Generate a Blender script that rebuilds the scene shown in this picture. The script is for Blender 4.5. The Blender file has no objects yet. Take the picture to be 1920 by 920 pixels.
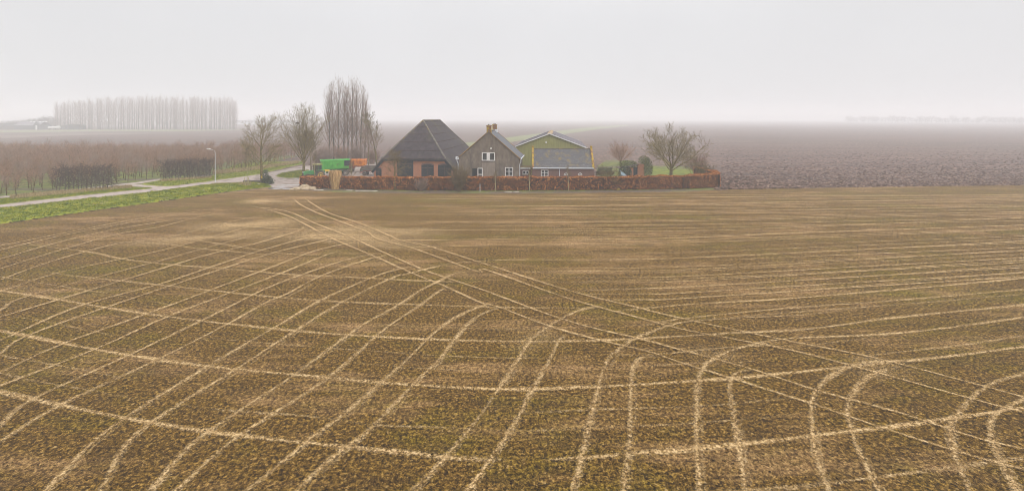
import bpy, math, random
import numpy as np
from mathutils import Vector, Matrix
R = math.radians
S = bpy.context.scene
C = S.collection
H, F, HZ = 11.5, 900.0, 222.0          # camera height, focal length and horizon row of a 1920 px wide frame

# ---------------------------------------------------------------- camera
cd = bpy.data.cameras.new('camera'); cam = bpy.data.objects.new('camera', cd); C.objects.link(cam)
cam.location = (0, 0, H); cam.rotation_euler = (R(90), 0, 0)
cd.sensor_width = 36; cd.lens = F/1920*36; cd.shift_y = -(460-HZ)/1920
cd.clip_start = 0.1; cd.clip_end = 9000
S.camera = cam
# ---------------------------------------------------------------- world, sun, exposure
SUN_EL, SUN_AZ = R(36), R(128)
w = bpy.data.worlds.new('World'); S.world = w; w.use_nodes = True
nt = w.node_tree; N = nt.nodes; L = nt.links; N.clear()
out = N.new('ShaderNodeOutputWorld'); bg = N.new('ShaderNodeBackground'); bg.inputs['Strength'].default_value = 0.1
sky = N.new('ShaderNodeTexSky'); sky.sky_type = 'NISHITA'; sky.sun_disc = False
sky.sun_elevation = SUN_EL; sky.sun_rotation = SUN_AZ; sky.dust_density = 6; sky.air_density = 1.2
tc = N.new('ShaderNodeTexCoord'); sx = N.new('ShaderNodeSeparateXYZ'); L.new(tc.outputs['Generated'], sx.inputs[0])
mr = N.new('ShaderNodeMapRange'); mr.interpolation_type = 'SMOOTHSTEP'
for k, v in (('From Min', 0.16), ('From Max', 0.95), ('To Min', 1.0), ('To Max', 2.7)): mr.inputs[k].default_value = v
L.new(sx.outputs['Z'], mr.inputs['Value'])
cn = N.new('ShaderNodeTexNoise'); cn.inputs['Scale'].default_value = 1.6; cn.inputs['Detail'].default_value = 3
L.new(tc.outputs['Generated'], cn.inputs['Vector'])
cm = N.new('ShaderNodeMapRange'); 
for k, v in (('From Min', 0.3), ('From Max', 0.7), ('To Min', 0.95), ('To Max', 1.05)): cm.inputs[k].default_value = v
L.new(cn.outputs['Fac'], cm.inputs['Value'])
mm = N.new('ShaderNodeMath'); mm.operation = 'MULTIPLY'; L.new(mr.outputs[0], mm.inputs[0]); L.new(cm.outputs[0], mm.inputs[1])
vm = N.new('ShaderNodeVectorMath'); vm.operation = 'SCALE'; vm.inputs[0].default_value = (8.0, 8.0, 8.2); L.new(mm.outputs[0], vm.inputs['Scale'])
mx = N.new('ShaderNodeMix'); mx.data_type = 'RGBA'; mx.inputs[0].default_value = 0.95
L.new(sky.outputs[0], mx.inputs[6]); L.new(vm.outputs[0], mx.inputs[7]); L.new(mx.outputs[2], bg.inputs['Color']); L.new(bg.outputs[0], out.inputs['Surface'])
sd = bpy.data.lights.new('sun', 'SUN'); sd.energy = 1.3; sd.angle = R(20); sd.color = (1, .96, .9)
sun = bpy.data.objects.new('sun', sd); C.objects.link(sun)
# sky rotation 0 = +Y, turning clockwise seen from above
sv = Vector((math.sin(SUN_AZ)*math.cos(SUN_EL), math.cos(SUN_AZ)*math.cos(SUN_EL), math.sin(SUN_EL)))
sun.rotation_euler = sv.to_track_quat('Z', 'Y').to_euler()
S.view_settings.view_transform = 'Standard'; S.view_settings.look = 'None'; S.view_settings.gamma = 1; S.view_settings.use_curve_mapping = False
S.view_settings.exposure = 0.0
S.render.engine = 'CYCLES'
S.cycles.max_bounces = 6; S.cycles.diffuse_bounces = 2; S.cycles.glossy_bounces = 2; S.cycles.volume_bounces = 2; S.cycles.transparent_max_bounces = 16
S.cycles.use_denoising = True; S.cycles.filter_width = 1.0
S.cycles.use_adaptive_sampling = True; S.cycles.adaptive_threshold = 0.01

# ---------------------------------------------------------------- helpers
def G(x, y, z=0.0):
    "ground point seen at photograph pixel (x, y)"
    Z = (H-z)*F/(y-HZ); return ((x-960)/F*Z, Z)
def PX(px, Z): return (px-960)/F*Z
def PZ(py, Z): return H-(py-HZ)/F*Z
class MB:
    def __init__(s): s.v = []; s.f = []
    def quad(s, *p):
        b = len(s.v); s.v += [tuple(q) for q in p]; s.f.append(tuple(range(b, b+len(p))))
    def box(s, x0, x1, y0, y1, z0, z1):
        b = len(s.v)
        s.v += [(x0,y0,z0),(x1,y0,z0),(x1,y1,z0),(x0,y1,z0),(x0,y0,z1),(x1,y0,z1),(x1,y1,z1),(x0,y1,z1)]
        for q in ((0,3,2,1),(4,5,6,7),(0,1,5,4),(1,2,6,5),(2,3,7,6),(3,0,4,7)): s.f.append(tuple(b+i for i in q))
        return s
    def prism(s, pts, y0, y1):
        "outline in x,z (counter-clockwise seen from -y) given depth y0..y1"
        b = len(s.v); n = len(pts)
        s.v += [(x, y0, z) for x, z in pts]+[(x, y1, z) for x, z in pts]
        s.f.append(tuple(b+i for i in range(n))); s.f.append(tuple(b+n+i for i in reversed(range(n))))
        for i in range(n): j = (i+1) % n; s.f.append((b+i, b+n+i, b+n+j, b+j))
        return s
    def slab(s, polys, t):
        "polys (lists of 3-D points, facing up) thickened downwards"
        idx = {}; top = []
        def vi(p):
            k = tuple(round(c, 4) for c in p)
            if k not in idx: idx[k] = len(s.v); s.v.append(k)
            return idx[k]
        T = [[vi(p) for p in q] for q in polys]
        off = {}
        for k, i in list(idx.items()): off[i] = len(s.v); s.v.append((k[0], k[1], k[2]-t))
        E = {}
        for q in T:
            s.f.append(tuple(q)); s.f.append(tuple(off[i] for i in reversed(q)))
            for a, b in zip(q, q[1:]+q[:1]): E[(a, b)] = 1
        for a, b in E:
            if (b, a) not in E: s.f.append((b, a, off[a], off[b]))
        return s
    def tube(s, pts, rad, n=4, cap=True):
        b = len(s.v); m = len(pts)
        for i, p in enumerate(pts):
            p = Vector(p); d = Vector(pts[min(i+1, m-1)])-Vector(pts[max(i-1, 0)])
            if d.length < 1e-9: d = Vector((0,0,1))
            d.normalize(); u = d.orthogonal().normalized() if abs(d.z) < .9 else d.cross(Vector((0,1,0))).normalized()
            v = d.cross(u)
            r = rad[i] if hasattr(rad, '__len__') else rad
            for k in range(n):
                a = 2*math.pi*k/n; q = p+u*(math.cos(a)*r)+v*(math.sin(a)*r); s.v.append((q.x, q.y, q.z))
        for i in range(m-1):
            for k in range(n):
                j = (k+1) % n; s.f.append((b+i*n+k, b+i*n+j, b+(i+1)*n+j, b+(i+1)*n+k))
        if cap:
            s.f.append(tuple(b+k for k in reversed(range(n)))); s.f.append(tuple(b+(m-1)*n+k for k in range(n)))
        return s
    def lathe_x(s, cx, cy, cz, prof, n=20):
        "wheel-like solid about an axis along local y; prof = [(y, r)]"
        b = len(s.v); m = len(prof)
        for (y, r) in prof:
            for k in range(n):
                a = 2*math.pi*k/n; s.v.append((cx+r*math.cos(a), cy+y, cz+r*math.sin(a)))
        for i in range(m-1):
            for k in range(n):
                j = (k+1) % n; s.f.append((b+i*n+k, b+i*n+j, b+(i+1)*n+j, b+(i+1)*n+k))
        s.f.append(tuple(b+k for k in reversed(range(n)))); s.f.append(tuple(b+(m-1)*n+k for k in range(n)))
        return s
    def lump(s, c, r, rng, n=2, k=.25):
        import bmesh
        bm = bmesh.new(); bmesh.ops.create_icosphere(bm, subdivisions=n, radius=1)
        b = len(s.v); f1, f2, f3 = rng.uniform(2, 4), rng.uniform(0, 6), rng.uniform(0, 6)
        for v in bm.verts:
            q = v.co; j = 1+k*(math.sin(q.x*f1+f2)*math.cos(q.y*f1+f3)+.6*rng.uniform(-1, 1)*.5)
            s.v.append((c[0]+q.x*r[0]*j, c[1]+q.y*r[1]*j, max(c[2]+q.z*r[2]*j, 0)))
        for f in bm.faces: s.f.append(tuple(b+v.index for v in f.verts))
        bm.free(); return s
    def build(s, name, m, parent=None, smooth=False):
        me = bpy.data.meshes.new(name); me.from_pydata(s.v, [], s.f)
        if m: me.materials.append(m)
        if smooth: me.shade_smooth()
        me.update()
        o = bpy.data.objects.new(name, me); C.objects.link(o)
        if parent: o.parent = parent
        return o
def tag(o, label=None, cat=None, group=None, kind=None):
    if label: o['label'] = label
    if cat: o['category'] = cat
    if group: o['group'] = group
    if kind: o['kind'] = kind
    return o
def thing(name, loc, rz, label, cat, group=None):
    o = bpy.data.objects.new(name, None); C.objects.link(o); o.location = loc; o.rotation_euler = (0, 0, rz); o.empty_display_size = .3
    return tag(o, label, cat, group)
def copy_tree(root, loc, rz=0, sc=1, label=None, group=None):
    r = root.copy(); C.objects.link(r); r.location = loc; r.rotation_euler = (0, 0, rz)
    r.scale = sc if hasattr(sc, '__len__') else (sc, sc, sc)
    if label: r['label'] = label
    if group: r['group'] = group
    for ch in [c for c in root.children]:
        c = ch.copy(); C.objects.link(c); c.parent = r
        for g in ch.children:
            d = g.copy(); C.objects.link(d); d.parent = c
    return r
# ---------------------------------------------------------------- materials
def mat(name, stops, scale=3.0, detail=6, rough=.9, coord='Object', stretch=(1,1,1), bump=0.0, bscale=None, rot=0, nrough=.6, spec=.2, metal=0.0, second=None, island=0.0):
    """principled material coloured by a noise ramp; second = (stops, scale, lo, hi, stretch): patches of another ramp"""
    m = bpy.data.materials.new(name); m.use_nodes = True; n = m.node_tree.nodes; l = m.node_tree.links
    p = n['Principled BSDF']; p.inputs['Roughness'].default_value = rough; p.inputs['Specular IOR Level'].default_value = spec; p.inputs['Metallic'].default_value = metal
    if coord == 'World': src = n.new('ShaderNodeNewGeometry').outputs['Position']
    else: src = n.new('ShaderNodeTexCoord').outputs[coord]
    def noise(sc, st, d=detail, rg=nrough):
        mp = n.new('ShaderNodeMapping'); mp.inputs['Scale'].default_value = st; mp.inputs['Rotation'].default_value = (0, 0, rot); l.new(src, mp.inputs['Vector'])
        t = n.new('ShaderNodeTexNoise'); t.inputs['Scale'].default_value = sc; t.inputs['Detail'].default_value = d; t.inputs['Roughness'].default_value = rg
        l.new(mp.outputs[0], t.inputs['Vector']); return t
    def ramp(st, fac):
        r = n.new('ShaderNodeValToRGB'); e = r.color_ramp.elements
        while len(e) < len(st): e.new(.5)
        for i, (a, c) in enumerate(st): e[i].position = a; e[i].color = (*c, 1)
        l.new(fac, r.inputs[0]); return r.outputs[0]
    t = noise(scale, stretch); fac = t.outputs['Fac']
    if island:      # every leaf or blade gets a tone of its own
        gi = n.new('ShaderNodeNewGeometry'); a1 = n.new('ShaderNodeMath'); a1.operation = 'MULTIPLY_ADD'; a1.inputs[1].default_value = island; a1.inputs[2].default_value = -island*.5
        l.new(gi.outputs['Random Per Island'], a1.inputs[0]); a2 = n.new('ShaderNodeMath'); a2.operation = 'ADD'; l.new(a1.outputs[0], a2.inputs[0]); l.new(fac, a2.inputs[1]); fac = a2.outputs[0]
    col = ramp(stops, fac)
    if second:
        seconds = second if isinstance(second, list) else [second]
        for (st2, sc2, lo, hi, str2) in seconds:
            t2 = noise(sc2, str2, 4); k = n.new('ShaderNodeMapRange'); k.inputs['From Min'].default_value = lo; k.inputs['From Max'].default_value = hi
            l.new(t2.outputs['Fac'], k.inputs['Value'])
            x = n.new('ShaderNodeMix'); x.data_type = 'RGBA'; l.new(k.outputs[0], x.inputs[0]); l.new(col, x.inputs[6]); l.new(ramp(st2, fac), x.inputs[7]); col = x.outputs[2]
    l.new(col, p.inputs['Base Color'])
    if bump:
        bt = noise(bscale or scale*2, (1,1,1)); b = n.new('ShaderNodeBump'); b.inputs['Strength'].default_value = bump; b.inputs['Distance'].default_value = .1
        l.new(bt.outputs['Fac'], b.inputs['Height']); l.new(b.outputs[0], p.inputs['Normal'])
    return m
def two(a, b, lo=.35, hi=.65): return [(lo, a), (hi, b)]
def sc_(c, k): return tuple(x*k for x in c)
M = {}
M['plough'] = mat('ploughed_soil', [(.41,(.009,.004,.003)),(.5,(.070,.038,.028)),(.59,(.30,.19,.145))], 1.0, 10, coord='World', nrough=.8, bump=.9, bscale=2.2,
                  second=[([(.40,(.025,.013,.009)),(.5,(.125,.075,.057)),(.60,(.36,.25,.20))], .03, .42, .62, (1,5,1)), ([(.40,(.006,.004,.003)),(.5,(.045,.030,.026)),(.6,(.17,.12,.10))], .22, .47, .64, (.05,1,1))])
M['field'] = mat('sown_soil', [(.42,(.007,.003,.0003)),(.48,(.058,.028,.0015)),(.54,(.18,.097,.011)),(.615,(.52,.325,.09))], 6.6, 9, coord='World', nrough=.85, bump=.7, bscale=9,  # soil tones; dark speckle also paints in the shade between clods
                 second=[([(.41,(.065,.030,.007)),(.48,(.25,.135,.045)),(.61,(.64,.42,.21))], .11, .50, .72, (.35,1.6,1)),
                         ([(.42,(.008,.005,.0003)),(.48,(.066,.044,.001)),(.545,(.18,.125,.002)),(.625,(.42,.31,.025))], .10, .50, .68, (.5,1,1)),
                         ([(.41,(.006,.003,.0005)),(.5,(.045,.021,.002)),(.64,(.26,.15,.04))], .45, .50, .74, (.6,1.8,1))])
M['grass'] = mat('grass', [(.3,(.03,.05,.001)),(.5,(.15,.18,.005)),(.7,(.32,.28,.02))], 1.3, 7, coord='World', nrough=.7, bump=.5, second=(two((.15,.125,.05),(.30,.25,.12)), .35, .56, .66, (1,1,1)))
M['blade'] = mat('grass_blade', [(.3,(.03,.058,.001)),(.5,(.16,.21,.003)),(.7,(.42,.36,.02))], 1.1, 5, coord='World', nrough=.7, island=.2)
M['lawn'] = mat('lawn', two((.07,.10,.006),(.18,.20,.02)), .8, 6, coord='World', bump=.4)
M['orchard_floor'] = mat('orchard_floor', [(.35,(.03,.04,.005)),(.5,(.10,.125,.012)),(.68,(.22,.22,.035))], .6, 7, coord='World', nrough=.7, second=(two((.06,.045,.03),(.13,.10,.07)), .25, .5, .6, (.3,1,1)))
M['farverge'] = mat('far_verge', two((.13,.14,.05),(.20,.21,.09)), .2, 5, coord='World')
M['palesoil'] = mat('pale_soil', two((.13,.095,.075),(.22,.17,.135)), .3, 6, coord='World')
M['straw'] = mat('dry_reed', [(.3,(.20,.11,.03)),(.5,(.50,.31,.12)),(.7,(.78,.56,.30))], 2.5, 5, coord='Object', stretch=(6,6,.6), nrough=.7, island=.35)
M['strawgrass'] = mat('dry_grass', two((.20,.14,.06),(.46,.35,.17)), 2, 5, coord='World')
M['road'] = mat('lane_asphalt', two((.26,.205,.18),(.42,.345,.31)), 1.2, 8, coord='World', nrough=.7, second=(two((.11,.08,.06),(.22,.17,.13)), .5, .55, .68, (1,1,1)))
M['yard'] = mat('yard_surface', two((.19,.15,.125),(.37,.31,.27)), .9, 8, coord='World', nrough=.7, second=(two((.09,.065,.05),(.18,.13,.10)), .3, .52, .66, (1,1,1)))
M['mud'] = mat('mud', two((.05,.034,.024),(.17,.125,.09)), 2.2, 8, coord='World', nrough=.7, bump=.6, second=(two((.09,.11,.02),(.20,.20,.05)), .3, .5, .62, (.5,1,1)))
M['water'] = mat('puddle_water', two((.26,.25,.24),(.32,.31,.30)), 1, rough=.03, spec=1.0)
M['hleaf'] = mat('copper_beech_leaf', [(.28,(.04,.010,.001)),(.40,(.21,.050,.003)),(.55,(.48,.140,.012)),(.74,(.72,.36,.12))], 2.2, 4, island=.42, second=([(.3,(.03,.010,.003)),(.5,(.22,.065,.008)),(.7,(.50,.22,.06))], .6, .52, .66, (1,1,1)))
M['hcore'] = mat('hedge_twigs', two((.02,.010,.006),(.06,.028,.014)), 5, 5)
M['barkg'] = mat('mossy_bark', [(.35,(.05,.038,.012)),(.5,(.115,.088,.022)),(.7,(.24,.19,.06))], 2.5, 6)
M['barkd'] = mat('dark_bark', two((.035,.03,.022),(.13,.11,.075)), 3, 6)
M['twig'] = mat('olive_twig', two((.085,.062,.028),(.20,.145,.07)), 1.2, 4)
M['twigm'] = mat('mossy_twig', two((.085,.062,.016),(.27,.21,.08), .3, .7), 1.2, 4, island=.3)
M['twigp'] = mat('poplar_twig', two((.17,.115,.085),(.32,.225,.17)), .8, 4)
M['twigr'] = mat('reddish_twig', two((.10,.055,.028),(.38,.22,.14), .3, .7), 1.2, 4, island=.4)
M['twigo'] = mat('orange_twig', two((.22,.12,.075),(.42,.25,.17)), 1.2, 4)
M['twigd'] = mat('dark_twig', two((.03,.017,.012),(.11,.07,.055), .3,.7), 1.5, 4, island=.3)
M['far'] = mat('far_tree', two((.07,.055,.05),(.14,.11,.09)), 1, 4)
M['sapb'] = mat('sapling_bark', two((.22,.19,.09),(.42,.37,.20)), 3, 5)
M['leafo'] = mat('olive_leaf', two((.08,.065,.015),(.24,.17,.05)), 3, 4, island=.3)
M['ivy'] = mat('ivy_leaf', [(.3,(.006,.016,.006)),(.55,(.03,.055,.02)),(.75,(.17,.19,.10))], 3.5, 4, island=.35)
M['ivyl'] = mat('light_ivy_leaf', [(.3,(.02,.03,.008)),(.5,(.10,.125,.025)),(.7,(.27,.29,.08))], 2.5, 4, island=.35)
M['thatch'] = mat('dark_roof', two((.022,.018,.021),(.062,.050,.056)), 1.2, 8, bump=.25, bscale=14, nrough=.75, second=(two((.045,.042,.025),(.10,.09,.05)), .35, .52, .7, (1,1,.6)))
M['cap'] = mat('ridge_cap', two((.09,.08,.07),(.19,.17,.14)), 2, 6, second=(two((.20,.14,.05),(.30,.21,.07)), 1.1, .60, .66, (1,1,1)))
def brick(name, c1, c2, mortar, bw=.22, rh=.07, stain=None, sc=1.0):
    m = bpy.data.materials.new(name); m.use_nodes = True; n = m.node_tree.nodes; l = m.node_tree.links; p = n['Principled BSDF']; p.inputs['Roughness'].default_value = .92
    t = n.new('ShaderNodeTexCoord'); s = n.new('ShaderNodeSeparateXYZ'); l.new(t.outputs['Object'], s.inputs[0]); a = n.new('ShaderNodeMath'); a.operation = 'ADD'; l.new(s.outputs[0], a.inputs[0]); l.new(s.outputs[1], a.inputs[1])
    c = n.new('ShaderNodeCombineXYZ'); l.new(a.outputs[0], c.inputs[0]); l.new(s.outputs[2], c.inputs[1])
    b = n.new('ShaderNodeTexBrick'); b.inputs['Scale'].default_value = sc; b.inputs['Brick Width'].default_value = bw; b.inputs['Row Height'].default_value = rh; b.inputs['Mortar Size'].default_value = .008
    b.inputs['Color1'].default_value = (*c1, 1); b.inputs['Color2'].default_value = (*c2, 1); b.inputs['Mortar'].default_value = (*mortar, 1); l.new(c.outputs[0], b.inputs['Vector'])
    z = n.new('ShaderNodeTexNoise'); z.inputs['Scale'].default_value = .9; z.inputs['Detail'].default_value = 7; z.inputs['Roughness'].default_value = .7; l.new(t.outputs['Object'], z.inputs['Vector'])
    k = n.new('ShaderNodeMapRange'); k.inputs['From Min'].default_value = .38; k.inputs['From Max'].default_value = .66; l.new(z.outputs['Fac'], k.inputs['Value'])
    x = n.new('ShaderNodeMix'); x.data_type = 'RGBA'; x.blend_type = 'MIX'; l.new(k.outputs[0], x.inputs[0]); l.new(b.outputs[0], x.inputs[6]); x.inputs[7].default_value = (*(stain or sc_(c1, .6)), 1)
    y = n.new('ShaderNodeMath'); y.operation = 'MULTIPLY'; y.inputs[1].default_value = .6; l.new(k.outputs[0], y.inputs[0]); l.new(y.outputs[0], x.inputs[0])
    l.new(x.outputs[2], p.inputs['Base Color']); return m
M['brick'] = brick('barn_brick', (.46,.15,.045), (.33,.095,.03), (.34,.24,.18), stain=(.24,.13,.085))
M['brickd'] = brick('dark_brick', (.17,.068,.05), (.12,.048,.038), (.20,.15,.13), stain=(.10,.065,.055))
M['bricky'] = mat('lichen_brick', two((.12,.055,.028),(.22,.10,.05)), 4, 6, second=(two((.26,.17,.012),(.44,.30,.03)), 1.6, .43, .53, (1,1,1)))
M['render'] = mat('grey_render', [(.3,(.085,.066,.048)),(.5,(.155,.125,.095)),(.7,(.24,.20,.155))], .9, 9, stretch=(1.5,1.5,.7), nrough=.75, bump=.15, second=(two((.075,.062,.052),(.14,.12,.10)), .55, .5, .66, (1.6,1.6,.4)))
M['render2'] = mat('pale_render_patch', [(.3,(.16,.13,.105)),(.5,(.22,.18,.145)),(.7,(.29,.25,.20))], 1.5, 9, stretch=(2,2,.5), nrough=.75)
M['white'] = mat('white_paint', two((.56,.55,.52),(.74,.73,.70)), 3, 4, rough=.5)
M['pvc'] = mat('pale_gutter', two((.50,.53,.56),(.70,.73,.76)), 3, 4, rough=.5)
M['glass'] = mat('window_glass', two((.02,.022,.025),(.05,.055,.06)), .8, 2, rough=.08, spec=.6)
M['navy'] = mat('dark_navy_paint', two((.004,.009,.014),(.012,.022,.030)), 2, 5, rough=.55, stretch=(5,5,.5))
M['lichen'] = mat('lichen_verge', two((.15,.09,.04),(.34,.21,.06)), 1.5, 6)
def tiles(name, stops, row=.3, colw=.24, lich=None, lo=.56, hi=.68):
    m = mat(name, stops, 5, 5, nrough=.8, second=[(two(lich[0], lich[1]), .8, lo, hi, (1,1,1))] if lich else None, rough=.75)
    n = m.node_tree.nodes; l = m.node_tree.links; p = n['Principled BSDF']
    t = n.new('ShaderNodeTexCoord'); s = n.new('ShaderNodeSeparateXYZ'); l.new(t.outputs['Object'], s.inputs[0])
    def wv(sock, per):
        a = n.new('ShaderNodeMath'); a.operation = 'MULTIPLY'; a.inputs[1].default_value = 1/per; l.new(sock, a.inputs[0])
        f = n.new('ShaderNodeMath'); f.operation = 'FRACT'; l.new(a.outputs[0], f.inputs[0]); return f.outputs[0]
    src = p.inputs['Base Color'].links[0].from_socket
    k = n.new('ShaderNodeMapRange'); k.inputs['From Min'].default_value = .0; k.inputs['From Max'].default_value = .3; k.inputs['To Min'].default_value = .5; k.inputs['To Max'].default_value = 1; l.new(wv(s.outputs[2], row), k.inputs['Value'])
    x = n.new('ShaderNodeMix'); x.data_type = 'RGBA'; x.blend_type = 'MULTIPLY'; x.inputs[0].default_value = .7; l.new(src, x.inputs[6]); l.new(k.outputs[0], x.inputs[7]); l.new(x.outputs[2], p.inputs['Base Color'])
    return m
M['tile'] = tiles('slate_grey_tile', [(.35,(.055,.06,.07)),(.5,(.10,.105,.12)),(.65,(.19,.19,.20))], row=.26)
M['tilel'] = tiles('lichen_tile', [(.35,(.035,.036,.042)),(.5,(.08,.080,.088)),(.65,(.20,.195,.19))], row=.26, lich=((.15,.11,.03),(.30,.21,.06)), lo=.54, hi=.70)
M['shedw'] = mat('green_cladding', two((.215,.215,.065),(.29,.285,.10)), 1.2, 5, rough=.6, stretch=(3,3,.3))
M['shedr'] = mat('grey_sheet_roof', two((.11,.10,.115),(.19,.175,.19)), .8, 7, rough=.7, stretch=(1,.4,1))
M['orangelich'] = mat('orange_lichen_cap', two((.22,.18,.15),(.32,.26,.20)), 2, 5, second=(two((.34,.19,.03),(.45,.28,.07)), .35, .5, .56, (1,1,1)))
M['pole'] = mat('galvanised_pole', two((.42,.44,.46),(.6,.62,.64)), 3, 3, rough=.5)
M['green'] = mat('trailer_green', two((.03,.28,.03),(.08,.44,.05)), 1.5, 5, rough=.45, spec=.4, second=(two((.07,.13,.04),(.16,.22,.08)), .9, .55, .7, (1,1,1)))
M['greend'] = mat('dark_green_frame', two((.015,.09,.03),(.03,.16,.05)), 2, 5, rough=.5)  # darker green for tractor cab frame and trailer chassis
M['tgreen'] = mat('tractor_green', two((.02,.15,.04),(.05,.26,.07)), 2, 4, rough=.4, spec=.4)
M['yellow'] = mat('yellow_paint', two((.55,.36,.03),(.75,.5,.05)), 2, 4, rough=.5)
M['orange'] = mat('faded_orange_paint', two((.50,.13,.015),(.78,.27,.03)), 1.6, 6, rough=.55, second=(two((.22,.07,.03),(.40,.14,.05)), 1.2, .52, .66, (1,1,.5)))
M['red'] = mat('red_chassis', two((.22,.03,.02),(.42,.07,.04)), 3, 5, rough=.6)
M['rust'] = mat('rusty_dark_steel', two((.035,.028,.026),(.13,.09,.075)), 2.5, 6, rough=.8)
M['tyre'] = mat('muddy_tyre', two((.025,.022,.020),(.11,.09,.075)), 4, 5)
M['rim'] = mat('pale_rim', two((.30,.28,.24),(.48,.45,.40)), 4, 4, rough=.6)
M['plank'] = mat('weathered_board', two((.06,.05,.042),(.17,.145,.12)), 2, 5, stretch=(.5,4,4))
M['stone'] = mat('pale_concrete', two((.38,.33,.27),(.62,.55,.47)), 3, 6)
M['sand'] = mat('heap_sand', two((.25,.19,.11),(.48,.38,.26)), 2.2, 7, bump=.5)
M['teal'] = mat('teal_plastic', two((.10,.32,.28),(.18,.45,.40)), 3, 3, rough=.5)
M['nest'] = mat('nest_twigs', two((.02,.015,.01),(.05,.04,.03)), 8, 3)
M['clod'] = mat('soil_clod', [(.3,(.02,.011,.008)),(.55,(.11,.064,.046)),(.75,(.36,.25,.19))], .9, 5, coord='World', nrough=.8, island=.3)
M['crumb'] = mat('soil_crumb', [(.25,(.015,.007,.001)),(.5,(.11,.062,.010)),(.75,(.36,.235,.085))], 2, 4, coord='World', island=.45)
M['darksoil'] = mat('dark_soil_edge', two((.018,.012,.007),(.06,.04,.022)), 3, 5, coord='World')
M['bluegrey'] = mat('bluegrey_sheet', two((.10,.15,.18),(.2,.28,.32)), 2, 4, rough=.5)
M['farbarn'] = mat('far_barn_wall', two((.035,.035,.04),(.07,.07,.08)), 1, 4)

# track strips: pale crushed soil, broken up at the edges
tm = mat('pale_wheel_track', [(.40,(.13,.072,.018)),(.48,(.36,.225,.09)),(.60,(.62,.44,.22))], 6.5, 9, coord='World', nrough=.72)
n_, l_ = tm.node_tree.nodes, tm.node_tree.links; p_ = n_['Principled BSDF']
uvn = n_.new('ShaderNodeUVMap'); uvn.uv_map = 'strip'; sp_ = n_.new('ShaderNodeSeparateXYZ'); l_.new(uvn.outputs[0], sp_.inputs[0])
am = n_.new('ShaderNodeAttribute'); am.attribute_name = 'amount'
geo = n_.new('ShaderNodeNewGeometry'); nz = n_.new('ShaderNodeTexNoise'); nz.inputs['Scale'].default_value = 13; nz.inputs['Detail'].default_value = 6; nz.inputs['Roughness'].default_value = .75; l_.new(geo.outputs['Position'], nz.inputs['Vector'])
nz2 = n_.new('ShaderNodeTexNoise'); nz2.inputs['Scale'].default_value = .45; nz2.inputs['Detail'].default_value = 3; l_.new(geo.outputs['Position'], nz2.inputs['Vector'])
def mth(op, a, b=None):
    q = n_.new('ShaderNodeMath'); q.operation = op
    for i, v in enumerate((a, b)):
        if v is None: continue
        if isinstance(v, (int, float)): q.inputs[i].default_value = v
        else: l_.new(v, q.inputs[i])
    return q.outputs[0]
prof = mth('SUBTRACT', 1.0, mth('POWER', mth('ABSOLUTE', mth('SUBTRACT', mth('MULTIPLY', sp_.outputs[0], 2.0), 1.0)), 1.3))
v_ = mth('MULTIPLY', prof, am.outputs['Fac'])
v_ = mth('ADD', v_, mth('MULTIPLY', mth('SUBTRACT', nz.outputs['Fac'], .5), 3.4))
v_ = mth('ADD', v_, mth('MULTIPLY', mth('SUBTRACT', nz2.outputs['Fac'], .5), 1.1))
mk = n_.new('ShaderNodeMapRange'); mk.inputs['From Min'].default_value = .18; mk.inputs['From Max'].default_value = 1.25; l_.new(v_, mk.inputs['Value'])
l_.new(mth('MULTIPLY', mk.outputs[0], mth('MINIMUM', mth('MULTIPLY', prof, 3.0), .92)), p_.inputs['Alpha'])
M['track'] = tm

rng = random.Random(7)
def catmull(P, n=8):
    P = [Vector(p) for p in P]; out = []
    Q = [P[0]*2-P[1]]+P+[P[-1]*2-P[-2]]
    for i in range(1, len(Q)-2):
        a, b, c, d = Q[i-1], Q[i], Q[i+1], Q[i+2]
        for k in range(n):
            t = k/n
            out.append(.5*((2*b)+(c-a)*t+(2*a-5*b+4*c-d)*t*t+(3*b-a-3*c+d)*t**3))
    out.append(P[-1]); return out
def sheet(name, pts, z, m, kind='structure', label=None):
    b = MB(); b.quad(*[(x, y, z) for x, y in pts])
    o = b.build(name, m)
    if o.data.polygons[0].normal.z < 0: o.data.flip_normals()
    return tag(o, label, None, None, kind)
def jag(pts, amp=.25, step=1.2, seed=1):
    "an outline with a slightly uneven edge"
    r = random.Random(seed); out = []
    for a, b in zip(pts, pts[1:]+pts[:1]):
        d = math.dist(a, b); n = min(200, max(1, int(d/step)))
        for k in range(n):
            t = k/n; j = 0 if k == 0 else amp
            out.append((a[0]+(b[0]-a[0])*t+r.uniform(-j, j), a[1]+(b[1]-a[1])*t+r.uniform(-j, j)))
    return out

# ================================================================ the setting
sheet('ploughed_ground', [(-3600,-300),(3600,-300),(3600,3600),(-3600,3600)], 0, M['plough'])
field = [(-95,-30),(-80,2),(-66,33)]+[G(*p) for p in ((0,420),(146,399),(293,379),(390,365),(500,353),(560,355),(640,359.5),(800,361.5),(960,362),(1150,361),(1300,358),(1400,354.5),(1500,353),(1700,350),(1920,347))]+[(150,84),(230,87),(230,-30)]
sheet('sown_field', jag(field, .18, 1.5, 3), .005, M['field'])
# strip of mud and thin grass along the hedge foot
sheet('hedge_verge', jag([G(505,351), G(560,347), G(760,352), G(960,352), G(1350,349), G(1362,354), G(1290,359.5), G(960,363.3), G(780,362.8), G(640,360.5), G(560,356), G(500,356)], .3, .8, 5), .011, M['mud'])
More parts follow.
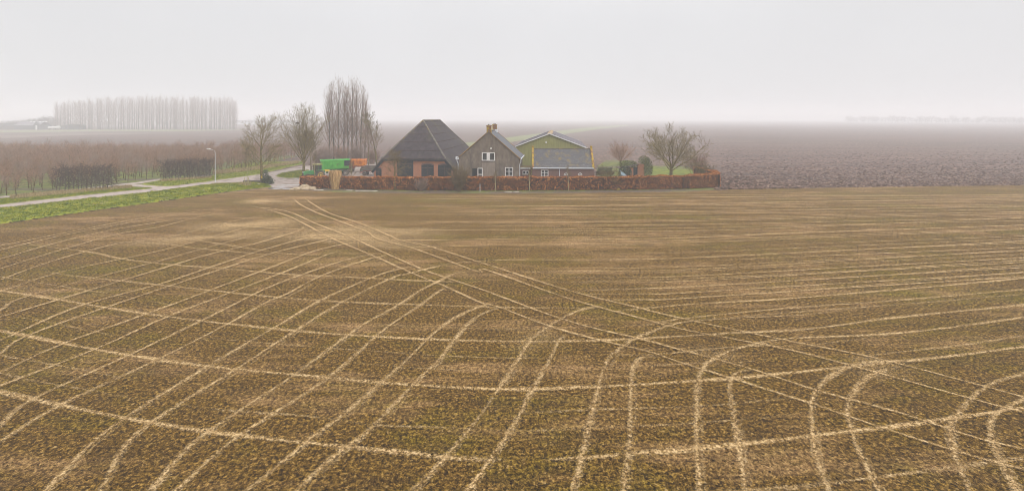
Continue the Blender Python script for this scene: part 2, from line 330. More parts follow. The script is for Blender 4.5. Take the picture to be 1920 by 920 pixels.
# orchard floor and grass behind the lane
OR = [(-150,62)]+[G(*p) for p in ((0,383),(146,366),(293,352),(396,339),(462,329))]+[(-62,118),(-66,150),(-190,150)]
sheet('orchard_floor', jag(OR, .3, 3, 6), .006, M['orchard_floor'])
sheet('roadside_grass', jag([(-78,62)]+[G(*p) for p in ((0,384),(146,367),(293,352.5),(396,339.5),(480,328),(545,312.5),(568,308),(570,302),(500,303),(450,306),(420,318),(395,331),(300,337),(255,348),(215,354),(100,361),(0,372))], .2, 1.0, 8), .012, M['grass'])
# lane, yard, side paths
lane_lo = [(-95,45.5)]+[G(*p) for p in ((0,390),(146,375),(293,360),(397,346.5),(475,341))]
lane_hi = [(-99,47.5)]+[G(*p) for p in ((0,384.5),(146,367.5),(293,353),(396,340),(480,328))]
sheet('farm_lane', jag(lane_lo+lane_hi[::-1], .07, .8, 9), .022, M['road'])
sheet('farm_yard', jag([G(*p) for p in ((455,342),(462,331),(480,328),(520,320.5),(560,312),(600,309),(700,307.5),(722,312),(722,345),(600,344),(561,345.5),(560,350.5),(525,353.5),(500,350),(488,344))], .2, 1, 10), .017, M['yard'])
sheet('orchard_path', jag([G(*p) for p in ((303,337.2),(275,342.5),(240,347),(205,350.5),(60,366.5),(0,371.5),(0,368),(60,363.2),(205,347.5),(250,342.5),(300,335.3))], .1, .8, 11), .0165, M['road'])
sheet('orchard_path', jag([G(*p) for p in ((222,346.5),(262,346.2),(300,349.5),(335,349.5),(300,354.5),(272,350.8),(240,349.3))], .1, .8, 15), .0175, M['road'])
sheet('grass_island', jag([G(*p) for p in ((517,331),(524,326.5),(540,323),(560,320),(580,319),(580,333.5),(536,334)) ], .15, .7, 12), .028, M['grass'])
sheet('garden_ground', jag([G(*p) for p in ((1118,345),(1120,312),(1135,301.5),(1180,301.5),(1195,310),(1300,313),(1318,322),(1345,340))], .2, 1, 13), .008, M['orchard_floor'])
sheet('garden_lawn', jag([G(*p) for p in ((1205,338),(1212,320),(1235,316),(1296,317),(1306,326),(1310,338))], .3, 1, 14), .0125, M['lawn'])
sheet('far_grass_verge', [G(*p) for p in ((872,280),(960,266),(1050,253),(1120,242.5),(1180,235.5),(1176,234),(1110,238.5),(1045,246),(960,257),(872,268))], .01, M['farverge'])
sheet('far_left_grass_verge', [G(*p) for p in ((-60,249),(80,247.5),(200,246),(340,246.2),(455,243.5),(455,242),(340,243),(200,243),(80,244),(-60,246))], .01, M['farverge'])
sheet('far_stubble_strip', [G(*p) for p in ((-60,262),(130,254),(280,250.5),(280,249),(130,250.5),(-60,256))], .012, M['palesoil'])
# puddles
def puddle(cx, cy, rx, ry, z, seed):
    r = random.Random(seed); c = G(cx, cy); b = MB(); n = 22
    b.quad(*[(c[0]+math.cos(2*math.pi*k/n)*rx*r.uniform(.65,1.1), c[1]+math.sin(2*math.pi*k/n)*ry*r.uniform(.65,1.1), z) for k in range(n)])
    return b
pb = MB()
for i, a in enumerate(((524,351.5,1.9,.5),(518,354,1.0,.45),(537,354,.85,.4),(543,347.3,2.3,.35),(470,338.6,1.6,.4),(527,349.6,1.2,.3),(559,335.5,.8,.5))):
    q = puddle(*a, .030+i*.001, 40+i); o_ = len(pb.v); pb.v += q.v; pb.f += [tuple(o_+k for k in f) for f in q.f]
tag(pb.build('puddle_water', M['water']), kind='structure')

# ---------------------------------------------------------------- wheel tracks
def z1(*p): return [(x/1.642+640, y/1.642+360) for x, y in p]
def z2(*p): return [(x/1.586+1280, y/1.586+340) for x, y in p]
def z4(*p): return [(x/3.2+300, y/3.2+340) for x, y in p]
T = []   # (points in photo pixels, width m, amount)
A1 = [(0,545),(100,560),(200,577),(330,596),(500,615),(640,627),(800,636),(960,640),(1100,639),(1250,632),(1380,624),(1516,617),(1683,595),(1920,572)]
A2 = [(0,620),(60,632),(150,650),(280,672),(420,690),(560,703),(700,716),(830,725),(960,730),(1100,726),(1280,716),(1400,707),(1490,698),(1627,684),(1780,668),(1920,650)]
T += [(A1,.33,1.0),(A2,.34,1.15),
      ([(0,735),(100,757),(230,783),(350,803),(480,820),(600,833),(720,845),(850,858),(950,863)],.34,1.1),
      ([(1015,862),(1100,858),(1200,850),(1300,842),(1450,826),(1600,808),(1700,797),(1800,782),(1920,765)],.34,1.15),
      ([(1440,918),(1530,910),(1600,900),(1750,882),(1850,868),(1920,860)],.26,.8),
      ([(56,459),(170,473),(226,485),(317,496),(425,504),(487,510),(565,516),(659,520),(800,527),(932,530)],.28,.85),
      ([(80,510),(170,521),(266,531),(362,541),(492,555),(639,566),(830,573),(960,577),(1145,578)],.28,.8),
      ([(300,445),(375,452),(494,470),(550,477),(640,480)],.24,.7),([(160,452),(300,457),(362,465),(450,473),(494,477),(550,481)],.24,.7),
      ([(400,421),(425,422),(500,427),(590,431),(680,432)],.3,.9),
      ([(519,443),(575,446),(653,449),(719,451),(900,449),(1100,449),(1280,446),(1500,437),(1920,422)],.26,1.0),
      ([(640,424),(743,430),(960,432),(1280,433),(1500,426),(1920,408)],.24,.7),
      ([(640,470),(806,463),(1000,459),(1280,455),(1600,443),(1920,430)],.2,.75),
      ([(780,500),(932,488),(1100,487),(1280,484),(1660,466),(1920,452)],.26,.95),
      ([(900,520),(1005,510),(1280,506),(1600,488),(1920,469)],.22,.8),([(1000,530),(1280,523),(1564,510),(1920,488)],.2,.75),
      ([(1060,546),(1158,543),(1280,538),(1600,520),(1920,498)],.22,.8),
      ([(1100,590),(1280,572),(1450,562),(1627,548),(1780,535),(1920,521.6)],.28,1.05),
      ([(1200,612),(1280,598),(1456,580),(1700,562),(1920,543)],.24,.8),([(1300,601),(1500,585),(1700,570),(1920,552)],.18,.6),
      ([(1390,652),(1469,636),(1658,627),(1800,612),(1920,595)],.28,1.0),([(1600,672),(1683,661),(1800,648),(1920,630)],.2,.8),
      ([(1240,560),(1500,545),(1920,510)],.16,.6),
      ([(640,386),(960,387),(1280,383),(1600,377),(1920,372)],.3,.7),([(700,372),(1000,374),(1400,369),(1920,361)],.3,.6),([(640,400),(960,402),(1400,396),(1920,386)],.2,.6),
      ([(700,414),(960,417),(1400,410),(1920,397)],.2,.55)]
# faint seams between the main ones
yy = 367
while yy < 566:
    k = (yy-222)/3; yc = yy-(4+ (yy-367)*.20)+rng.uniform(-2,2); x0 = 640+(yy-367)*2.1+rng.uniform(0,120)
    cut = rng.random(); P = [(x0,yy+1),(x0+160,yy+1.2),(1280,yy-1),(1600,(yy+yc)/2-.5),(1930,yc)]
    T.append((P if cut < .7 else (P[:3] if cut < .85 else P[2:]), .11+.0005*k+rng.uniform(0,.06), rng.uniform(.6,1.05))); yy += 4.5+(yy-360)*.035+rng.uniform(-1,1)
# a second family, close above and below the broad arcs in the left half
for P, dy, wd, am_ in ((A1,-24,.15,.55),(A1,30,.16,.6),(A2,46,.2,.6),(A2,-30,.15,.45),(A2,80,.18,.55)):
    for a, b in ((0,4),(3,7),(5,9),(8,13)):
        seg = [(x, y+dy+rng.uniform(-3,3)) for x, y in P[a:b]]
        if len(seg) > 2 and rng.random() < .8: T.append((seg, wd, am_))
# curved turning tracks of the drilling passes
TR = {
 'a': [(469,917),(554,847),(588,818),(640,782)]+z1((120,590),(200,520),(270,450),(340,395),(420,357),(480,345)),
 'b': [(560,920),(577,903),(640,846)]+z1((70,750),(160,660),(230,585),(300,520),(350,455),(400,400),(450,370),(520,350)),
 'c': z1((230,915),(320,820),(420,700),(490,600),(550,510),(590,450),(640,415),(700,380),(760,360),(830,350)),
 'd': z1((395,915),(470,810),(530,720),(590,610),(640,520),(670,460),(700,440)),
 'e': z1((715,915),(740,820),(770,690),(795,590),(815,530),(850,490),(900,455),(960,430),(1040,405))+[(1330,600)],
 'f': z1((870,915),(885,790),(890,650),(895,570),(905,530),(930,510),(985,508)),
 'g': z2((50,915),(42,790),(42,650),(45,600),(60,560),(100,525),(180,495),(300,480)),
 'h': z2((185,915),(165,780),(145,650),(143,600),(165,570),(230,560)),
 'i': z2((430,915),(395,810),(382,700),(390,640),(430,590),(490,555),(550,540),(700,535),(820,520)),
 'j': z2((580,915),(530,820),(500,740),(490,680),(510,630),(560,580),(650,550)),
 'k': z2((850,915),(810,820),(795,740),(820,690),(880,630),(930,600),(1015,575)),
 'l': z2((980,900),(930,800),(915,730),(940,690),(1015,650)),
 'p': [(120,918),(205,830)]+[(263-50,822),(390,688)]+z4((680,885),(980,710),(1300,570),(1440,530),(1560,505)),
 'q': [(190,918),(263,810),(444,693)]+z4((830,890),(1110,720),(1400,580),(1480,560),(1640,520),(1760,500)),
 'r': [(285,918),(379,820),(554,703)]+z4((1180,890),(1430,745),(1560,660),(1660,610),(1760,560),(1860,540)),
 's': [(330,922),(447,820),(616,710)]+z4((1350,890),(1560,750),(1680,660),(1745,645)),
 'n': [(0,862),(116,765),(297,673)]+z4((400,620),(640,560)) ,
}
TR['p'] = [(90,918),(205,806),(390,688)]+z4((680,885),(980,710),(1300,570),(1440,530),(1560,505))
TR['n'] = [(0,830),(116,760),(297,675),(430,607)]+z4((640,730),(760,680),(970,570),(1250,470),(1310,460),(1400,430))
more = [
 [(0,800),(62,750),(243,667),(379,602)]+z4((430,750),(640,645),(860,560),(1100,480),(1250,445),(1330,430)),
 [(0,725),(181,655),(317,594)]+z4((400,680),(740,550),(1010,440),(1090,420)),
 [(0,700),(121,645),(277,589)]+z4((600,545),(900,430),(1080,385),(1200,370)),
 [(0,665),(51,631),(215,572)]+z4((400,520),(690,430),(1000,355),(1090,340)),
 [(0,640),(150,575)]+z4((0,620),(300,520),(600,420),(850,350),(1000,320)),
 [(0,596),(113,562)]+z4((0,530),(300,440),(560,380),(830,300),(860,270)),
 [(0,583),(60,554)]+z4((0,480),(250,410),(500,345),(750,290)),
 [(0,548),(120,510)]+z4((0,420),(300,340),(560,270),(800,230)),
 [(0,526),(100,490),(220,458)]+z4((0,350),(250,290),(470,235),(700,195)),
 [(0,505),(120,468),(220,440)]+z4((0,275),(240,215),(480,175)),
 [(0,487),(100,458),(200,434),(300,417),(400,402)],
 [(0,470),(100,446),(200,426),(320,405),(430,388)],
 [(0,462),(130,436),(260,411),(380,392)],
]
for P in TR.values(): T.append((P, .33, .85)); T.append(([(x+rng.uniform(-2,2)+9, y+rng.uniform(-2,2)) for x, y in P[:max(3,len(P)-3)]], .2, .35))
for i, P in enumerate(more): T.append((P, .32 if i < 6 else .26, .9 if i < 6 else .75))
# long straight passes from the gate to the lower right
CT = [
 z4((790,95),(840,140),(940,190),(1100,250),(1240,305),(1310,350),(1500,400),(1700,470),(1920,550))+z1((440,240),(700,330),(900,385),(1050,425))+z2((300,500),(500,550),(860,650),(1015,690)),
 z4((850,90),(920,140),(1020,195),(1200,255),(1380,330),(1450,360),(1620,395),(1920,490))+z1((700,305),(900,355),(1050,392))+z2((330,480),(560,525),(850,600),(1015,645)),
 z4((540,155),(700,170),(800,195),(920,250),(1100,320),(1160,345),(1320,420),(1500,500),(1650,560),(1920,650))+z1((480,320),(640,380),(770,420),(900,450),(1050,490))+z2((200,560),(400,625),(640,690),(870,765),(1015,800)),
 z4((520,140),(740,200),(850,250),(1000,330),(1100,375),(1300,460),(1500,550),(1700,630),(1920,730))+z1((480,355),(640,415),(800,460),(950,495),(1050,530))+z2((150,590),(400,670),(620,745),(860,820),(1015,860)),
]
for P in CT: T.append((P, .23, 1.0))
# rubbed pale patches where the passes turn
for P, w_ in (([(330,432),(420,424),(520,418),(600,416)],5), ([(480,446),(580,440),(700,446),(800,452)],4.5), ([(200,462),(320,450),(430,444),(540,442)],3.5), ([(560,425),(650,430),(760,436),(860,440)],4), ([(620,452),(720,456),(840,462)],3)):
    T.insert(0, (P, w_, .44))
for P in (z4((120,250),(400,262),(700,285)), z4((880,300),(1000,330),(1180,352),(1380,350)), z4((440,120),(600,118),(900,125)), z4((850,310),(1050,345),(1250,370)), [(560,440),(640,446),(720,455)], [(420,430),(470,437),(540,440)],
          [(1290,672),(1350,668),(1400,690)],[(940,640),(1000,636),(1060,637)],[(1560,690),(1640,684),(1740,682)]):
    T.insert(0, (P, 2.6, .40))
tv, tf, tuv, ta = [], [], [], []
for i, (P, wd, amt) in enumerate(T):
    wp = [Vector(G(x, max(y, 366))) for x, y in P]
    q = catmull(wp, 6)
    if q[0].y < 25 or True:
        d0 = (q[0]-q[1]); 
        if P[0][1] > 900: q.insert(0, q[0]+d0.normalized()*8)
        if P[0][0] <= 5 or P[0][1] > 900: q = [q[0]+(q[0]-q[1]).normalized()*k for k in (14,12,10,8,6,4,2)]+q
        if P[-1][0] >= 1905: q = q+[q[-1]+(q[-1]-q[-2]).normalized()*k for k in (2,4,6,8,10,12,14)]
    z = .014+.00045*i; b = len(tv); run = 0
    for k, c in enumerate(q):
        d = (q[min(k+1, len(q)-1)]-q[max(k-1, 0)]).normalized(); nrm = Vector((-d.y, d.x))
        if k: run += (c-q[k-1]).length
        ww = wd*(1+.25*math.sin(run*.7+i)); ww *= .80+max(0, c.y-20)*.011
        e = min(1, .1+.9*min(k, len(q)-1-k)/6)
        for s_, u in ((-1, 0), (0, .5), (1, 1)):
            pnt = c+nrm*(s_*ww*.62); tv.append((pnt.x, pnt.y, z)); tuv.append((u, run)); ta.append((amt+max(0, min(.9, (c.y-22)*.018)))*e)
    for k in range(len(q)-1):
        for h in (0, 1): tf.append((b+k*3+h, b+k*3+h+1, b+k*3+h+4, b+k*3+h+3))
me = bpy.data.meshes.new('wheel_tracks'); me.from_pydata(tv, [], tf); me.materials.append(M['track'])
uvl = me.uv_layers.new(name='strip'); li = np.zeros(len(me.loops), dtype=np.int32); me.loops.foreach_get('vertex_index', li)
uvl.data.foreach_set('uv', np.array(tuv, dtype=np.float32)[li].ravel())
at = me.attributes.new('amount', 'FLOAT', 'POINT'); at.data.foreach_set('value', np.array(ta, dtype=np.float32))
o = bpy.data.objects.new('wheel_tracks', me); C.objects.link(o); tag(o, kind='structure')

# ---------------------------------------------------------------- grass bank between lane and field
E_ = [Vector(p) for p in ([(-80,2),(-66,33)]+[G(*p) for p in ((0,420),(146,399),(293,379),(390,365),(470,354.5),(508,351))])]
R_ = [Vector(p) for p in ([(-112,36),(-84,51)]+[G(*p) for p in ((0,389.5),(146,374.5),(293,359.5),(397,346),(475,341.5),(500,345.5))])]
def resample(P, n):
    q = catmull(P, 8); d = [0]
    for a, b in zip(q, q[1:]): d.append(d[-1]+(b-a).length)
    out = []; j = 0
    for i in range(n):
        t = d[-1]*i/(n-1)
        while j < len(d)-2 and d[j+1] < t: j += 1
        out.append(q[j].lerp(q[j+1], (t-d[j])/max(1e-6, d[j+1]-d[j])))
    return out
nb = 260; ea, ra = resample(E_, nb), resample(R_, nb)
profl = [(0,.0),(.03,.10),(.10,.22),(.20,.14),(.30,.02),(.42,.08),(.55,.26),(.66,.36),(.78,.30),(.90,.12),(1,.03)]
from mathutils import noise as mn
def prof_h(s):
    for (a, ha), (b, hb) in zip(profl, profl[1:]):
        if s <= b: return ha+(hb-ha)*(s-a)/(b-a)
    return .03
bk = MB(); nc = 24
def bank_pt(i, s):
    a = ea[i].lerp(ra[i], s); fade = min(1, (nb-1-i)/30)
    e = min(s, 1-s)*8
    h = prof_h(s)*fade+min(1, e)*.16*(mn.noise(Vector((a.x*.9, a.y*.9, 0)))+.5*mn.noise(Vector((a.x*2.6, a.y*2.6, 5))))*max(fade, .3)
    return (a.x, a.y, max(.03, h+.012) if 0 < s < 1 else .012)
for i in range(nb):
    for k in range(nc+1): bk.v.append(bank_pt(i, k/nc))
for i in range(nb-1):
    for k in range(nc): a = i*(nc+1)+k; bk.f.append((a, a+nc+1, a+nc+2, a+1))
o = bk.build('grass_bank', M['grass'], smooth=True); tag(o, kind='structure')
if o.data.polygons[0].normal.z < 0: o.data.flip_normals()
def blades(mb, x, y, z, h, r, n=4, wd=.03, lean=.5):
    for _ in range(n):
        a = r.uniform(0, 6.28); c, s = math.cos(a), math.sin(a); hh = h*r.uniform(.6, 1.2); lx, ly = r.uniform(-lean, lean)*hh, r.uniform(-lean, lean)*hh
        ox, oy = r.uniform(-.12, .12), r.uniform(-.12, .12); b = len(mb.v)
        mb.v += [(x+ox-c*wd, y+oy-s*wd, z-.02), (x+ox+c*wd, y+oy+s*wd, z-.02), (x+ox+lx, y+oy+ly, z+hh)]; mb.f.append((b, b+1, b+2))
gb = MB()
for _ in range(17000):
    i = int(nb*(.18+.82*rng.random()**.9)); i = min(i, nb-1); s = rng.uniform(.02, .98); x, y, z = bank_pt(i, s)
    blades(gb, x, y, z, .16 if s < .5 else (.2 if s < .85 else .09), rng, 4, .035)
def scatter_poly(px, n, fn, seed):
    r = random.Random(seed); P = [G(*p) for p in px]; xs = [p[0] for p in P]; ys = [p[1] for p in P]; k = 0
    while k < n:
        x, y = r.uniform(min(xs), max(xs)), r.uniform(min(ys), max(ys)); ins = False
        for (ax, ay), (bx, by) in zip(P, P[1:]+P[:1]):
            if (ay > y) != (by > y) and x < (bx-ax)*(y-ay)/(by-ay)+ax: ins = not ins
        if ins: fn(x, y, r); k += 1
scatter_poly([(0,383),(146,366),(262,354.8),(285,352.5),(262,351.5),(235,350.5),(215,352),(100,362.5),(0,373)], 3500, lambda x, y, r: blades(gb, x, y, .01, .18, r), 1)
scatter_poly([(335,347.5),(396,338.5),(480,327),(545,312),(568,307),(568,303),(450,306),(395,331),(303,339.5),(262,345.3),(300,347.8)], 5000, lambda x, y, r: blades(gb, x, y, .01, .2, r), 2)
scatter_poly([(518,331),(526,326.5),(560,320.5),(578,320),(578,333),(536,333.5)], 1600, lambda x, y, r: blades(gb, x, y, .01, .35, r), 3)
scatter_poly([(455,353),(470,346),(495,346),(505,350)], 500, lambda x, y, r: blades(gb, x, y, .01, .2, r), 4)
scatter_poly([(570,353),(700,357),(960,359.5),(1330,355),(1330,352.5),(960,356),(700,353.5)], 1800, lambda x, y, r: blades(gb, x, y, .01, .13, r), 5)
tag(gb.build('grass', M['blade']), 'short green grass on the bank, road verges and yard island', 'grass', kind='stuff')
sb = MB()
scatter_poly([(400,328),(470,321),(560,306.5),(560,303.5),(470,316),(400,322)], 900, lambda x, y, r: blades(sb, x, y, .01, .6, r, 5, .05), 6)
scatter_poly([(20,374),(110,366),(180,359),(250,352.5),(245,349),(180,354),(110,360),(20,368)], 1000, lambda x, y, r: blades(sb, x, y, .01, .4, r, 5, .05), 7)
scatter_poly([(398,352),(430,348),(470,349),(470,344),(398,347)], 350, lambda x, y, r: blades(sb, x, y, .1, .35, r, 4, .05), 8)
scatter_poly([(300,341),(396,334),(396,332),(300,338.5)], 350, lambda x, y, r: blades(sb, x, y, .01, .4, r, 5, .05), 9)
tag(sb.build('dry_grass', M['strawgrass']), 'straw coloured dead grass along the lane and ditch edges', 'dry grass', kind='stuff')
# dark cut edge between field and bank
db = MB()
for i in range(30, nb-20):
    if rng.random() < .75:
        c = ea[i]; db.lump((c.x+rng.uniform(-.15,.15), c.y-.1, .0), (rng.uniform(.2,.5), rng.uniform(.08,.16), rng.uniform(.04,.12)), rng, 1)
tag(db.build('cut_soil_edge', M['darksoil']), 'dark cut soil edge between the sown field and the grass bank', 'soil', kind='stuff')
# soil clods of the ploughed field
cb = MB(); r = random.Random(21)
import bmesh as _bm
bmx = _bm.new(); _bm.ops.create_icosphere(bmx, subdivisions=1, radius=1); ico_v = [v.co.copy() for v in bmx.verts]; ico_f = [tuple(v.index for v in f.verts) for f in bmx.faces]; bmx.free()
def clod(x, y, s):
    a = r.uniform(0, 6.28); c, sn = math.cos(a), math.sin(a); b = len(cb.v); ex = r.uniform(.9, 2.0)
    for v in ico_v:
        j = r.uniform(.7, 1.2); vx, vy = v.x*ex*s*j, v.y*s*j; cb.v.append((x+vx*c-vy*sn, y+vx*sn+vy*c, max(-.02, v.z*s*.7*j+s*.3)))
    for f in ico_f: cb.f.append((b+f[0], b+f[1], b+f[2]))
def scatter_px(x0, x1, f, n, fn, seed):
    q = random.Random(seed)
    for _ in range(n):
        px = q.uniform(x0, x1); lo, hi = f(px); x, y = G(px, lo+(hi-lo)*math.sqrt(q.random())); fn(x, y, q)
scatter_px(1352, 1940, lambda px: (276, 354-.011*(px-1352)), 9000, lambda x, y, q: clod(x, y, q.uniform(.04,.15)*(1+.004*max(0,y-80))), 32)
scatter_px(1340, 1500, lambda px: (332+max(0,(px-1430)*.25), 355-.011*(px-1352)), 1300, lambda x, y, q: clod(x, y, q.uniform(.08,.25)), 31)
tag(cb.build('soil_clods', M['clod']), 'broken clods of turned soil on the ploughed field', 'soil', kind='stuff')

fcb = MB(); q = random.Random(91)
O6 = [(1,0,0),(0,1,0),(-1,0,0),(0,-1,0),(0,0,1),(0,0,-1)]
for _ in range(34000):
    y = 13+42*q.random()**1.7; x = q.uniform(-1.12, 1.12)*y; sz = q.uniform(.012,.034)*(1.7 if q.random() < .05 else 1); a = q.uniform(0,6.28); c, sn = math.cos(a)*sz*q.uniform(.8,1.7), math.sin(a)*sz*q.uniform(.8,1.7); b = len(fcb.v)
    if x < -80+ .55*y: continue
    for (u, v, w_) in O6: fcb.v.append((x+u*c-v*sn+q.uniform(-.3,.3)*sz, y+u*sn+v*c+q.uniform(-.3,.3)*sz, .012+w_*sz*.6+sz*.35))
    for f in ((0,1,4),(1,2,4),(2,3,4),(3,0,4),(1,0,5),(2,1,5),(3,2,5),(0,3,5)): fcb.f.append(tuple(b+k for k in f))
tag(fcb.build('soil_crumbs', M['crumb']), 'small dry crumbs of soil strewn over the sown field', 'soil', kind='stuff')

# ================================================================ trees
def polyline(p, d, Ln, n, wob, up, r):
    pts = [Vector(p)]; d = Vector(d).normalized(); st = Ln/n; dirs = [d.copy()]
    for _ in range(n):
        d = (d+Vector((r.gauss(0, wob), r.gauss(0, wob), r.gauss(0, wob)+up))).normalized(); pts.append(pts[-1]+d*st); dirs.append(d.copy())
    return pts, dirs
RMIN = .011
def grow(mb, p, d, Ln, rad, lev, spec, r, zmin=None):
    s = spec[lev]
    pts, dirs = polyline(p, d, Ln, s.get('seg', 4), s.get('wob', .12), s.get('up', .05), r)
    n = len(pts)-1; tip = rad*s.get('tip', .3)
    rr = [max(RMIN, rad+(tip-rad)*i/n) for i in range(n+1)]
    tgt = mb[0] if lev == 0 and len(mb) > 1 else mb[-1]
    tgt.tube([tuple(q) for q in pts], rr, s.get('sides', 5 if lev == 0 else (4 if lev == 1 else 3)), cap=lev == 0)
    if lev+1 >= len(spec): return
    nch = s['n'] if isinstance(s['n'], int) else r.randint(*s['n'])
    f0, f1 = s['f']; a0 = r.uniform(0, 6.28)
    for k in range(nch):
        t = f0+(f1-f0)*(k+r.uniform(.1, .9))/nch
        i = min(n-1, int(t*n)); q = pts[i].lerp(pts[i+1], t*n-i); dd = dirs[i+1]
        az = a0+k*2.4+r.uniform(-.4, .4); an = R(r.uniform(*s['a']))
        if 'a_top' in s: an = an*(1-t)+R(s['a_top'])*t
        u = dd.orthogonal().normalized(); v = dd.cross(u)
        nd = dd*math.cos(an)+(u*math.cos(az)+v*math.sin(az))*math.sin(an)
        sh = s.get('shape', lambda t: 1-.55*t)(t)
        cl = Ln*r.uniform(*s['l'])*sh
        cr = max(RMIN, rr[i]*s.get('cr', .5)*min(1.0, .7+.3*sh))
        grow(mb, q, nd, cl, cr, lev+1, spec, r)
def leaves(mb, c, r3, n, size, r, shell=.4, zmin=0):
    for _ in range(n):
        while True:
            v = Vector((r.uniform(-1,1), r.uniform(-1,1), r.uniform(-1,1)))
            if shell < v.length < 1: break
        p = Vector((c[0]+v.x*r3[0], c[1]+v.y*r3[1], c[2]+v.z*r3[2]))
        if p.z < zmin: continue
        leafq(mb, p, size*r.uniform(.6, 1.3), r)
def leafq(mb, p, s, r):
    u = Vector((r.gauss(0,1), r.gauss(0,1), r.gauss(0,1))).normalized(); v = u.orthogonal().normalized(); w_ = u.cross(v); b = len(mb.v)
    for q in (v*s, w_*s*.55, -v*s, -w_*s*.55): mb.v.append((p[0]+q[0], p[1]+q[1], p[2]+q[2]))
    mb.f.append((b, b+1, b+2, b+3))
def tree(name, loc, label, cat, spec, Ln, rad, bark, twig, seed, d=(0,0,1), group=None, rz=0):
    r = random.Random(seed); t = thing(name, loc, rz, label, cat, group); a, b = MB(), MB()
    grow([a, b], (0,0,-.1), d, Ln, rad, 0, spec, r)
    a.build('trunk', bark, t, smooth=True); cr = b.build('crown', twig, t)
    return t, cr

RMIN = .018
# far poplar plantation
pop_spec = [dict(n=34, f=(.10,.99), a=(30,48), a_top=18, l=(.13,.21), seg=8, wob=.012, up=0, tip=.12, cr=.3, shape=lambda t: 1.25-.55*abs(t-.5)*2),
            dict(n=7, f=(.15,1), a=(20,42), l=(.30,.5), seg=3, wob=.06, up=.16, cr=.75, shape=lambda t: 1), dict(n=2, f=(.2,.9), a=(18,40), l=(.4,.6), seg=2, wob=.08, up=.12, cr=.8, shape=lambda t: 1), dict(seg=1, wob=.1, up=.1)]
pr = []
for k in range(4):
    t, c = tree('poplar_tree', (0,0,0), '', 'tree', pop_spec, 30, .36, M['barkd'], M['twigp'], 100+k); pr.append(t)
r = random.Random(5); first = [True]*4; nrow = 40
for row in range(3):
    for i in range(nrow):
        px = 104+(446-104)*(i+.34*row+r.uniform(-.2,.2))/nrow; Z = 486+row*9+r.uniform(-1.5,1.5)
        hgt = (.84+.17*min(1, (px-100)/120)-.10*max(0,(px-425)/25)) * r.uniform(.92,1.05)
        k = r.randrange(4); loc = (PX(px, Z), Z, 0); rz = r.uniform(0,6.28)
        lb = 'tall bare poplar of the distant hazy plantation on the left'
        if first[k]:
            pr[k].location = loc; pr[k].rotation_euler.z = rz; pr[k].scale = (hgt,)*3; pr[k]['label'] = lb; pr[k]['group'] = 'poplars of the distant plantation'; first[k] = False
        else: copy_tree(pr[k], loc, rz, hgt, lb, 'poplars of the distant plantation')
# undergrowth under the plantation and low bushes by the far farm: small bushy trees
bush_spec = [dict(n=16, f=(.15,.95), a=(35,70), l=(.5,.75), seg=3, wob=.06, up=.02, tip=.3, cr=.5, shape=lambda t: 1-.4*t),
             dict(n=8, f=(.2,1), a=(25,55), l=(.35,.6), seg=3, wob=.1, up=.05, cr=.7, shape=lambda t: 1), dict(n=4, f=(.2,1), a=(25,55), l=(.4,.6), seg=2, wob=.1, up=.05, cr=.8, shape=lambda t: 1), dict(seg=1)]
fb, _c = tree('round_tree', (0,0,0), '', 'tree', bush_spec, 8, .22, M['barkd'], M['far'], 301)
fb2, _c = tree('round_tree', (0,0,0), '', 'tree', bush_spec, 8, .22, M['barkd'], M['far'], 302)
r = random.Random(9); cnt = 0
def put_far(loc, sc, lb, gr):
    global cnt
    s = (fb, fb2)[cnt % 2]
    if cnt < 2: s.location = loc; s.scale = sc; s.rotation_euler.z = r.uniform(0,6); s['label'] = lb; s['group'] = gr
    else: copy_tree(s, loc, r.uniform(0,6), sc, lb, gr)
    cnt += 1
for i in range(22):
    px = 4+i*4.9+r.uniform(-1.5,1.5); Z = 520+r.uniform(-10,15); s = (.75+.5*min(1, px/90))*r.uniform(.85,1.15); put_far((PX(px,Z), Z, 0), (s*1.3, s*1.3, s), 'low hazy tree behind the dark farm sheds at the far left', 'low trees behind the far left farm')
for i in range(62):
    px = 1590+i*6.3+r.uniform(-2,2); f = (px-1590)/390; Z = 1150-330*f+r.uniform(-8,8); s = (1.75-.35*f)*r.uniform(.8,1.12)*(0.75 if i % 17 == 3 else 1)
    put_far((PX(px,Z), Z, 0), (s*1.1, s*1.1, s), 'faint round tree in the misty row on the right horizon', 'trees on the right horizon')
r = random.Random(10)
for i in range(26):
    px = 462+i*5.2+r.uniform(-2,2); Z = 950+r.uniform(-15,15); s = 1.0*r.uniform(.7,1.1)
    put_far((PX(px,Z), Z, 0), (s*1.4, s*1.4, s), 'very faint tree in the mist behind the long glasshouse', 'trees behind the far glasshouse')

RMIN = .011
